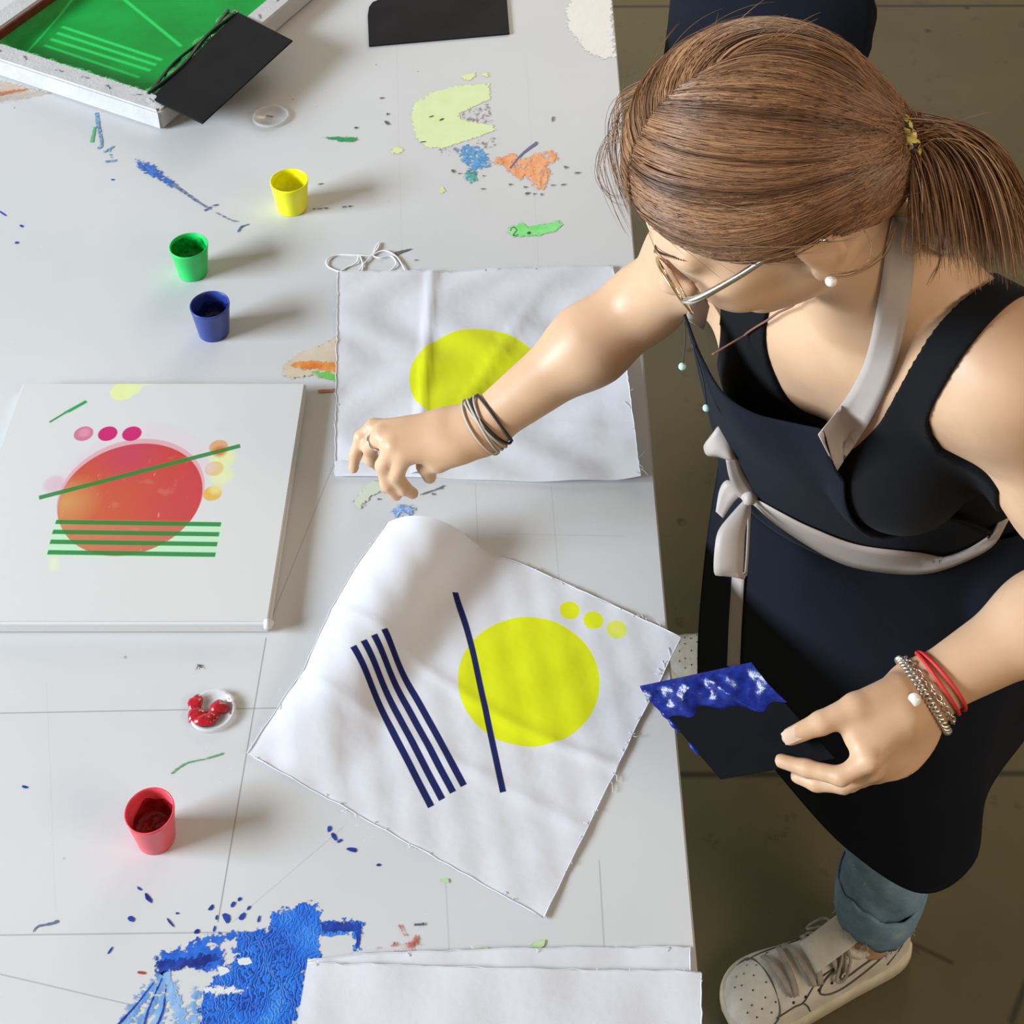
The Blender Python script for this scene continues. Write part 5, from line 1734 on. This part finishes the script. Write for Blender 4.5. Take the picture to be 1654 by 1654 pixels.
for t, m_, w, ph, r_ in ((.075, BLKC, .004, 0, .0016), (.10, BLKC, .006, 2.2, .0016), (.045, BEIGE, .004, 1, .0013), (.03, BEIGE, .005, 3, .0013), (.06, BEIGE, .005, 4, .0013), (.015, BEIGE, .004, 5, .0012)):
    tube('black_bracelet' if m_ is BLKC else 'beige_bracelet', limb_ring(WR + axR * t, axR, .0018, wob=w, ph=ph), r_, m_, person, 8, True)
p0, p1 = W(*RH_F[2][0]), W(*RH_F[2][1])
_a = unit(p1 - p0); _u = unit(np.cross(_a, [0, 0, 1])); _v = np.cross(_a, _u)
tube('finger_ring', [p0 + (p1 - p0) * .55 + (_u * math.cos(t) + _v * math.sin(t)) * .0099 for t in np.linspace(0, 2 * math.pi, 29)[:-1]], .0013, SILVER, person, 8, True)

# ------------------------------------------------------------------ apron ribbons
from mathutils.bvhtree import BVHTree
def bvh_of(P, rows):
    V = [Vector(v) for v in P.reshape(-1, 3)]
    return BVHTree.FromPolygons(V, grid_faces(*P.shape[:2]))
bvhs = [bvh_of(bibP, 0), bvh_of(skP, 0)]
ORG = Vector((0, 0, CAMZ))
def on_apron(px, py, off, fb):
    dr = Vector(Q(px, py, 1.0)) - ORG
    best = None
    for b in bvhs:
        loc, nrm, i, dist = b.ray_cast(ORG, dr.normalized())
        if loc is not None:
            d = depth_of(np.array(loc))
            best = d if best is None else min(best, d)
    return Q(px, py, (best if best is not None else fb) - off)
def resample(pts, n):
    P = crom(pts, 12); s = np.concatenate([[0], np.cumsum(np.linalg.norm(np.diff(P[:, :2], axis=0), axis=1))]); s /= s[-1]
    return np.stack([np.interp(np.linspace(0, 1, n), s, P[:, d]) for d in range(P.shape[1])], 1)
def ribbon(name, Lp, Rp, n, m, depth, parent, th=.0012):
    """ribbon between two pixel edges; depth(px,py) gives the point"""
    L_, R_ = resample(Lp, n), resample(Rp, n)
    V = []
    for i in range(n):
        for j in range(m):
            f = j / (m - 1)
            q = L_[i] * (1 - f) + R_[i] * f
            V.append(depth(*q))
    o = mesh(name, V, grid_faces(n, m), RIBBON, parent)
    solidify(o, th)
    return o
def smooth_rows(V, n, m, it=6):
    P = np.array(V).reshape(n, m, 3)
    for _ in range(it):
        P[1:-1] = (P[:-2] + 2 * P[1:-1] + P[2:]) / 4
    return P
tie_ = ribbon('waist_tie', [(1214, 802), (1265, 830), (1314, 854), (1388, 881), (1485, 893), (1532, 898), (1596, 866), (1620, 822)],
              [(1215, 813), (1262, 853), (1334, 898), (1385, 918), (1452, 927), (1505, 925), (1556, 908), (1604, 881), (1630, 838)], 44, 5, lambda x, y: on_apron(x, y, .010, 1.63), apron)
def ribdepth(name, Lp, Rp, n=14, m=4, curl=0.0):
    """ribbon with explicit depth on both edges"""
    L_, R_ = resample(Lp, n), resample(Rp, n)
    V = []
    for i in range(n):
        for j in range(m):
            f = j / (m - 1)
            q = L_[i] * (1 - f) + R_[i] * f
            V.append(Q(q[0], q[1], q[2] - curl * math.sin(math.pi * f)))
    o = mesh(name, V, grid_faces(n, m), RIBBON, apron); solidify(o, .0012)
    return o
b = 1.620
c = 1.565
ribdepth('bow_loop', [(1190, 742, c), (1186, 730, c - .006), (1178, 700, c - .008), (1164, 687, c - .008), (1160, 688, c - .002)], [(1174, 742, c), (1160, 738, c + .002), (1142, 735, c + .006), (1137, 722, c + .010), (1140, 716, c + .016)], 18, 6, .008)
ribdepth('bow_loop', [(1160, 688, c + .006), (1172, 706, c + .014), (1178, 726, c + .014)], [(1139, 716, c + .018), (1148, 724, c + .026), (1176, 736, c + .020)], 14)
ribdepth('bow_loop', [(1190, 738, c), (1200, 765, c + .016), (1218, 795, b - .012), (1216, 806, b - .006)], [(1172, 742, c), (1178, 772, c + .018), (1190, 798, b - .012), (1206, 812, b - .006)], 16)
ribdepth('bow_tail', [(1186, 778, b + .012), (1172, 776, b + .014), (1162, 792, b + .018), (1156, 826, b + .020)], [(1200, 800, b + .008), (1190, 806, b + .010), (1182, 816, b + .014), (1168, 837, b + .018)], 12)
ribdepth('bow_loop', [(1204, 806, b - .006), (1180, 832, b - .022), (1160, 858, b - .030), (1154, 890, b - .034), (1153, 922, b - .026), (1158, 929, b - .016), (1190, 930, b - .004)],
         [(1212, 808, b - .008), (1209, 830, b - .022), (1203, 860, b - .028), (1201, 900, b - .030), (1200, 930, b - .022), (1203, 935, b - .012), (1206, 925, b)], 26, 5, .004)
ribdepth('bow_loop', [(1206, 812, b - .004), (1208, 840, b - .008), (1206, 890, b - .008), (1203, 928, b)], [(1213, 812, b - .002), (1211, 850, b + .004), (1209, 890, b + .004), (1206, 930, b + .004)], 12)
V, F = blob(Q(1210, 805, b - .010), .009, .009, .010, 14, 10); mesh('bow_knot', V, F, RIBBON, apron)
ribbon('bow_tail', [(1183, 925), (1180, 970), (1177, 1020), (1175, 1075)], [(1203, 925), (1200, 970), (1197, 1020), (1195, 1080)], 16, 4, lambda x, y: on_apron(x, y, .008, 1.8), apron)

# neck strap, over the chest and round the neck
def strap_point(px, py):
    d = body_hit(px, py)
    return Q(px, py, (d if d is not None else 1.36) - .0085)
n, m_ = 26, 5
L_, R_ = resample([(1442, 350), (1432, 400), (1420, 480), (1396, 585), (1358, 655), (1322, 702)], n), resample([(1484, 355), (1478, 400), (1470, 480), (1446, 590), (1410, 672), (1352, 760)], n)
V = []
for i in range(n):
    row = [strap_point(*(L_[i] * (1 - j / (m_ - 1)) + R_[i] * j / (m_ - 1))) for j in range(m_)]
    V += row
P = smooth_rows(V, n, m_, 5)
dn = np.array([[depth_of(P[i, j]) for j in range(m_)] for i in range(n)])
for i in range(n):                                   # towards the bib it leaves the chest and meets the bib corner
    f = np.clip((i / (n - 1) - .72) / .28, 0, 1); f = f * f * (3 - 2 * f)
    for j in range(m_):
        tgt = 1.395 + .035 * j / (m_ - 1)
        q = L_[i] * (1 - j / (m_ - 1)) + R_[i] * j / (m_ - 1)
        P[i, j] = Q(q[0], q[1], min(dn[i, j], dn[i, j] * (1 - f) + min(tgt, dn[i, j]) * f))
o = mesh('neck_strap', P.reshape(-1, 3), grid_faces(n, m_), RIBBON, apron); solidify(o, .0012)
nb = NK - tf * .075 + tu * .05
c1_, c2_ = P[0, 0], P[0, -1]
far = [Q(1122, 524, 1.500), Q(1150, 450, 1.51), NK + tf * .035 - tl * .075 + tu * .04, NK - tf * .03 - tl * .068 + tu * .055, nb, NK - tf * .045 + tl * .055 + tu * .055, (c1_ + c2_) / 2]
cl_ = crom(far, 8)
tan = np.gradient(cl_, axis=0)
V = []
for p, t_ in zip(cl_, tan):
    out = unit(p - (NK + tu * .03)); s_ = unit(np.cross(unit(t_), out))
    V += [p - s_ * .012, p, p + s_ * .012]
V = push_out(np.array(V), .004)
o = mesh('neck_strap', V, grid_faces(len(cl_), 3), RIBBON, apron); solidify(o, .0012)
# ------------------------------------------------------------------ shoes
LEATHER = M('scuffed_white_leather', (0.70, 0.66, 0.59), .5, .4)
LEATHER.over(1.0, LEATHER.ramp(LEATHER.noise(26, 5, .65), [(.3, (0.62, 0.57, 0.49)), (.6, (0.78, 0.74, 0.66)), (.8, (0.84, 0.81, 0.75))]))
LEATHER.over(LEATHER.noise(90, 4, .7).lt(.33, .05) * .4, (0.28, 0.23, 0.18))
LEATHER.bump(LEATHER.noise(120, 3), .12, .002); LEATHER = LEATHER.m
SOLE = plain('yellowed_rubber_sole', (0.68, 0.61, 0.46), .6, .3, 30, .14)
LACE = plain('grey_lace', (0.40, 0.35, 0.31), .8, .1, 60, .2)
SEAM = plain('dark_seam', (0.10, 0.085, 0.07), .6)
HOLE = plain('dark_perforation', (0.025, 0.02, 0.018), .8)
LINING = plain('rosy_lining', (0.42, 0.20, 0.15), .8)
ST = np.array([0, .012, .035, .07, .10, .13, .16, .19, .22, .245, .265, .278, .285])
WD = np.array([.014, .027, .034, .036, .037, .040, .044, .048, .050, .047, .039, .026, .010])
HT = np.array([.070, .098, .110, .112, .108, .095, .082, .071, .062, .055, .048, .040, .033])
BEND = np.array([0, 0, 0, 0, 0, .001, .003, .005, .006, .006, .004, .002, 0])
def shoe(heel, ang, outer, label):
    """outer = +1 when the outer side lies to the left of the toe direction"""
    heel = np.array([heel[0], heel[1], 0.0])
    d = np.array([math.cos(ang), math.sin(ang), 0]); l = np.array([-d[1], d[0], 0]) * outer
    root = empty('sneaker', heel + d * .14)
    root.parent = person; root.matrix_parent_inverse = person.matrix_basis.inverted()
    if label: root['label'] = label
    def up(s, th, off=0.0):
        """point on the upper: s along the foot, th from the outer welt (0) over the top to the inner welt (pi)"""
        w = np.interp(s, ST, WD); h = np.interp(s, ST, HT); b = np.interp(s, ST, BEND)
        z0 = .024
        ex = .72
        y = (w + off) * np.sign(math.cos(th)) * abs(math.cos(th)) ** ex * (1 - .12 * math.sin(th))
        z = z0 + (h - z0 + off) * abs(math.sin(th)) ** .75
        dip = .05 * math.exp(-((th - math.pi / 2) / .55) ** 4) * np.clip((.105 - s) / .02, 0, 1) * np.clip((s - .008) / .02, 0, 1)
        return heel + d * s + l * (y - b) + np.array([0, 0, z - dip])
    ss = np.interp(np.linspace(0, 1, 70), np.linspace(0, 1, len(ST)), ST); nt = 40
    V = [up(s, math.pi * k / (nt - 1)) for s in ss for k in range(nt)]
    mesh('upper', V, grid_faces(70, nt), LEATHER, root)
    # sole
    ol = []
    so = crom(list(zip(ST, WD, BEND)), 6)
    for s, w, b in so: ol.append((s, w + .0045 - b))
    for s, w, b in so[::-1]: ol.append((s, -(w + .0045) - b))
    prof = [(.0, .93), (.004, .985), (.018, 1.0), (.028, .985), (.030, .93)]
    n = len(ol); V = []
    for z, k in prof:
        for s, y in ol:
            s2 = .14 + (s - .14) * (1 + (k - 1) * .3) * 1.015
            V.append(heel + d * s2 + l * y * k + np.array([0, 0, z + .012 * max(0, (s - .22) / .065) ** 2 * (1 - z / .04)]))
    F = []
    for i in range(len(prof) - 1):
        for k in range(n): F.append((i * n + k, i * n + (k + 1) % n, (i + 1) * n + (k + 1) % n, (i + 1) * n + k))
    F.append(tuple(range(n - 1, -1, -1))); F.append(tuple((len(prof) - 1) * n + k for k in range(n)))
    mesh('sole', V, F, SOLE, root)
    # padded collar and lining
    th0 = math.pi / 2 - .62
    c = [up(s, th0, .001) for s in (.014, .03, .05, .07, .09, .102)] + [up(.114, math.pi / 2 - .3, .003), up(.114, math.pi / 2 + .3, .003)] + [up(s, math.pi - th0, .001) for s in (.102, .09, .07, .05, .03, .014)] + [up(.006, math.pi / 2, .004)]
    tube('collar', crom(c, 5, True), .0066, LEATHER, root, 10, True)
    c2 = [p * .93 + np.mean(c, 0) * .07 - np.array([0, 0, .003]) for p in c]
    tube('lining', crom(c2, 5, True), .0048, LINING, root, 8, True)
    # tongue
    rows = []
    for k, (s, z) in enumerate(((.165, .088), (.145, .100), (.125, .112), (.108, .124), (.098, .136))):
        rows.append([heel + d * s + l * (y - .002) + np.array([0, 0, z - 9 * y * y]) for y in np.linspace(-.021, .021, 9)])
    P = patch(rows, 3, 4); o = mesh('tongue', P.reshape(-1, 3), grid_faces(*P.shape[:2]), LEATHER, root); solidify(o, .007)
    # lacing: stays, bars and bow
    for i, s in enumerate((.122, .140, .158, .176, .194, .208)):
        a = .42 + .06 * i
        th_ = np.linspace(math.pi / 2 - .85 + .05 * i, math.pi / 2 + .85 - .05 * i, 9)
        pp = [up(s + .010 * (k / 8 - .5) * (1 if i % 2 else -1), t, .004 + .004 * math.sin(math.pi * k / 8)) for k, t in enumerate(th_)]
        V, F = [], []
        P = np.array(pp); 
        wv = d * .0042
        V = np.concatenate([P - wv, P, P + wv]).reshape(3, 9, 3); V[1] += [0, 0, .0012]
        o = mesh('lace', V.reshape(-1, 3), grid_faces(3, 9), LACE, root); solidify(o, .0016)
    for sg in (1, -1):
        pp = [up(.118, math.pi / 2, .012), up(.120, math.pi / 2 - sg * .5, .016), up(.132, math.pi / 2 - sg * .9, .012), up(.142, math.pi / 2 - sg * .85, .008), up(.128, math.pi / 2 - sg * .4, .010), up(.118, math.pi / 2, .012)]
        tube('lace_loop', crom(pp, 6), .0022, LACE, root, 6)
    # eyelets, toe perforations
    def dot(s, th, r):
        p = up(s, th, .0006); t1 = unit(up(s + .002, th) - p); t2 = unit(up(s, th + .03) - p); nn = unit(np.cross(t1, t2))
        if nn[2] < 0: nn = -nn
        t2 = np.cross(nn, t1)
        return [p + nn * .0006] + [p + t1 * r * math.cos(a) + t2 * r * math.sin(a) for a in np.linspace(0, 2 * math.pi, 11)[:-1]], [(0, 1 + k, 1 + (k + 1) % 10) for k in range(10)]
    parts = [dot(s, math.pi / 2 + sg * (1.0 - .05 * i), .0021) for i, s in enumerate((.126, .146, .166, .186, .204)) for sg in (1, -1)]
    parts += [dot(s, math.pi / 2 + t, .0013) for s, ts in ((.226, (-.5, 0, .5)), (.236, (-.75, -.25, .25, .75)), (.246, (-.5, 0, .5)), (.256, (-.7, -.25, .25, .7)), (.265, (-.4, .0, .4))) for t in ts]
    V, F = merge(parts); mesh('perforations', V, F, HOLE, root)['kind'] = 'stuff'
    # seams and the curved side emblem
    def line(pts, r=.0011): return tube_arrays(crom([up(s, t, .0007) for s, t in pts], 8), r, 5)
    parts = [line([(.268, .12), (.238, .35), (.224, .8), (.219, math.pi / 2), (.224, 2.34), (.238, 2.8), (.268, 3.02)]),
             line([(.232, .55), (.205, .62), (.190, .60), (.165, .95), (.140, 1.0), (.118, 1.02)]), line([(.232, 2.59), (.205, 2.52), (.165, 2.36), (.118, 2.28)]),
             line([(.182, .15), (.186, .40), (.192, .60)]), line([(.055, .16), (.030, .5), (.022, .9)]), line([(.105, .85), (.075, .62), (.040, .55), (.012, .62)])]
    V, F = merge(parts); mesh('seam', V, F, SEAM, root)
    sw = [(.118, .80), (.130, .95), (.152, .86), (.165, .60), (.155, .36), (.130, .24), (.095, .30), (.055, .52), (.022, .72), (.060, .62), (.095, .54), (.120, .50), (.132, .56), (.130, .70), (.118, .80)]
    V, F = line(sw, .0014); mesh('side_emblem', V, F, SEAM, root)
    return root
hL, tL = W(1457, 1506, .03), W(1170, 1642, .03)
shoe(hL + unit(hL - tL) * .004, math.atan2((tL - hL)[1], (tL - hL)[0]), 1, 'scuffed white sneaker on the near foot')
tR = W(1078, 1058, .03)
shoe(tR + np.array([.283, -.02, 0]), math.atan2(.02, -.283), -1, 'white sneaker on the far foot, half hidden by the table')

# ------------------------------------------------------------------ squeegee card in her left hand
a, b_, c = W(1041, 1113, .885), W(1216, 1076, .945), W(1164, 1259, .868)
d = b_ + c - a
sq = empty('squeegee_card', (a + d) / 2)
tag(sq, 'black squeegee card edged with wet blue ink held in her hand', 'squeegee')
slab('card', [a, b_, d, c], .0028, plain('black_plastic', (0.005, 0.005, 0.006), .7, .03, 20, .2, .05, 90), sq)
nrm = unit(np.cross(b_ - a, c - a))
if nrm @ (np.array([0, 0, CAMZ]) - a) < 0: nrm = -nrm
e, f_ = b_ - a, c - a
rr = random.Random(2)
nu, nv = 50, 14
V = []
for i in range(nu):
    for j in range(nv):
        u, v = i / (nu - 1), j / (nv - 1)
        lim = .30 + .04 * math.sin(9 * u + 1) + .10 * u - .03 * math.sin(23 * u)
        w = -.04 + (lim + .04) * v
        h = .0075 * math.sin(math.pi * min(1, v * 1.02)) ** .6 * (1 + .35 * math.sin(17 * u + 5 * v) + .25 * math.sin(41 * u + 9 * v) * math.sin(13 * v + 8 * u)) * (.55 + .45 * math.sin(math.pi * min(1, max(0, u)))) 
        V.append(a + e * (u * 1.03 - .012) + f_ * w + nrm * (.0016 + max(0, h)))
BLUEINK = ink('wet_blue_ink', (0.004, 0.008, 0.09), (0.009, 0.024, 0.21))
[n for n in BLUEINK.node_tree.nodes if n.type == 'BUMP'][0].inputs['Strength'].default_value = .22
BLUEINK.node_tree.nodes['Principled BSDF'].inputs['Roughness'].default_value = .26; BLUEINK.node_tree.nodes['Principled BSDF'].inputs['Specular IOR Level'].default_value = .3
mesh('ink_ridge', V, grid_faces(nu, nv), BLUEINK, sq)['label'] = 'thick ridge of wet blue ink'
V, F = tube_arrays([a + f_ * t - unit(e) * .0006 for t in np.linspace(.02, .48, 20)], [.0026 + .0008 * math.sin(k * 1.3) for k in range(20)], 7)
mesh('ink_edge', V, F, BLUEINK, sq)
V, F = tube_arrays([a + f_ * t - unit(e) * .0004 for t in np.linspace(.60, .74, 8)], [.0008, .0022, .0028, .003, .0028, .0026, .002, .0006], 7)
mesh('ink_edge', V, F, BLUEINK, sq)
# ------------------------------------------------------------------ another person at the far side, seen only by the apron
o2 = np.array([.462, 2.24, 0])
f2 = Field()
def B(p): return o2 + np.array(p)
FW, LF = np.array([-1., 0, 0]), np.array([0, -1., 0])
AX2 = np.stack([FW, LF, [0, 0, 1.]])
f2.add(ell(B((.0, 0, .93)), AX2, (.115, .17, .13)), .05); f2.add(ell(B((0, 0, 1.10)), AX2, (.10, .135, .16)), .06); f2.add(ell(B((0, 0, 1.30)), AX2, (.11, .165, .17)), .06)
f2.add(rc(B((0.01, 0, 1.44)), B((-.02, 0, 1.56)), .055, .05), .04)
f2.add(ell(B((-.03, 0, 1.66)), AX2, (.095, .075, .115)), .03)
for s in (1, -1): f2.add(ell(B((-.02, .076 * s, 1.65)), AX2, (.016, .006, .028)), .008)
for s in (1, -1): f2.add(ball(B((-.098, .031 * s, 1.675)), .013), .01)
f2.add(ell(B((-.112, 0, 1.60)), AX2, (.010, .020, .006)), .01)
f2.add(rc(B((-.118, 0, 1.66)), B((-.138, 0, 1.63)), .008, .012), .012)
for s in (1, -1):
    sh = B((0, -.185 * s, 1.40)); el_ = B((.02, -.235 * s, 1.17)); wr_ = B((-.16, -.12 * s, 1.30))
    f2.add(rc(B((0, -.03 * s, 1.45)), sh, .045, .05), .05); f2.add(rc(sh, el_, .05, .04), .04); f2.add(rc(el_, wr_, .040, .028), .03)
    hn = wr_ + np.array([-.065, .03 * s, .045]); f2.add(rc(wr_, hn, .028, .026, np.array([0, .9 * s, .2]), .6), .02)
    for k in range(4):
        q0 = hn + np.array([0, .0, .024 - .016 * k]); f2.add(rc(q0, q0 + np.array([-.045, .004 * s, -.035]), .0095, .0085), .006); f2.add(rc(q0 + np.array([-.045, .004 * s, -.035]), q0 + np.array([-.05, .016 * s, -.068]), .0085, .007), .005)
    f2.add(rc(wr_ + np.array([-.03, .01 * s, 0]), wr_ + np.array([-.085, .03 * s, .0]), .013, .010), .01)
    f2.add(rc(B((.0, -.09 * s, .90)), B((.05, -.11 * s, .50)), .085, .06), .05); f2.add(rc(B((.05, -.11 * s, .50)), B((.16, -.12 * s, .09)), .058, .038), .03)
    f2.add(rc(B((.16, -.12 * s, .05)), B((-.02, -.135 * s, .035)), .04, .034), .03)
p2 = empty('person', o2)
tag(p2, 'second person standing beyond the table corner, only a dark navy apron showing', 'person')
D, ax = f2.grid(o2 + [-.30, -.36, -.005], o2 + [.28, .36, 1.80], .006)
V, Qd = surface_nets(D, ax, 3); big_mesh('body', V, Qd, SKINM, p2)
G2 = np.stack(np.meshgrid(*ax, indexing='ij'), -1)
zz = G2[..., 2]; yy = np.abs(G2[..., 1] - o2[1])
TROUS = plain('dark_brown_trousers', (0.030, 0.024, 0.020), .85, .15, 20, .25, .3, 60)
SHIRT2 = plain('dark_shirt', (0.018, 0.018, 0.022), .85, .15)
SHOE2 = plain('dark_leather_shoe', (0.04, 0.028, 0.02), .5, .3)
for nm, off, z0, z1, mt in (('trousers', .012, .10, .98, TROUS), ('shirt', .009, .94, 1.50, SHIRT2), ('shoes', .010, -.02, .115, SHOE2)):
    S_ = np.maximum(D - off, np.maximum(z0 - zz, zz - z1))
    if nm == 'shirt': S_ = np.maximum(S_, (yy - .235) * .7)
    if nm == 'trousers': S_ = np.maximum(S_, yy - .225)
    if nm == 'shirt': S_ = np.maximum(S_, np.maximum(-.115 - (G2[..., 0] - o2[0]) , -1))
    V, Qd = surface_nets(S_, ax, 2); big_mesh(nm, V, Qd, mt, p2)
del D, G2
hair2 = Field(); hair2.add(ell(B((-.018, 0, 1.69)), AX2, (.108, .088, .105)), .02)
D, ax = hair2.grid(B((-.16, -.12, 1.54)), B((.12, .12, 1.84)), .005)
G2 = np.stack(np.meshgrid(*ax, indexing='ij'), -1) - o2
S_ = np.maximum(D, (1.655 - .9 * (G2[..., 0] + .03) - G2[..., 2]) * .7)
V, Qd = surface_nets(S_, ax, 2); big_mesh('hair', V, Qd, plain('dark_hair', (0.03, 0.017, 0.01), .5), p2)
# apron: wraps the front and sides
rows = []
for z, k, hw in ((1.30, .020, .9), (1.12, .030, 1.0), (1.00, .045, 1.9), (.90, .050, 2.0), (.85, .045, 2.0), (.70, .05, 1.95), (.55, .065, 1.9), (.45, .07, 1.85)):
    row = []
    for a in np.linspace(-hw, hw, 13):
        dr = np.array([-math.cos(a), math.sin(a), 0])
        rad = 1 / math.sqrt((math.cos(a) / (.160 + k)) ** 2 + (math.sin(a) / (.18 + k)) ** 2)
        row.append(o2 + dr * rad * (1 + .02 * math.sin(5 * a) * (1.2 - z)) + np.array([0, 0, z]))
    rows.append(row)
P = patch(rows, 4, 6)
Vp = P.reshape(-1, 3).astype(np.float32)
for _ in range(3):
    dd = f2.eval(Vp); mm = dd < .018
    if mm.any(): Vp[mm] += f2.grad(Vp[mm]) * (.018 - dd[mm])[:, None]
ap2 = mesh('apron', Vp, grid_faces(*P.shape[:2]), APRON, p2); solidify(ap2, .002)
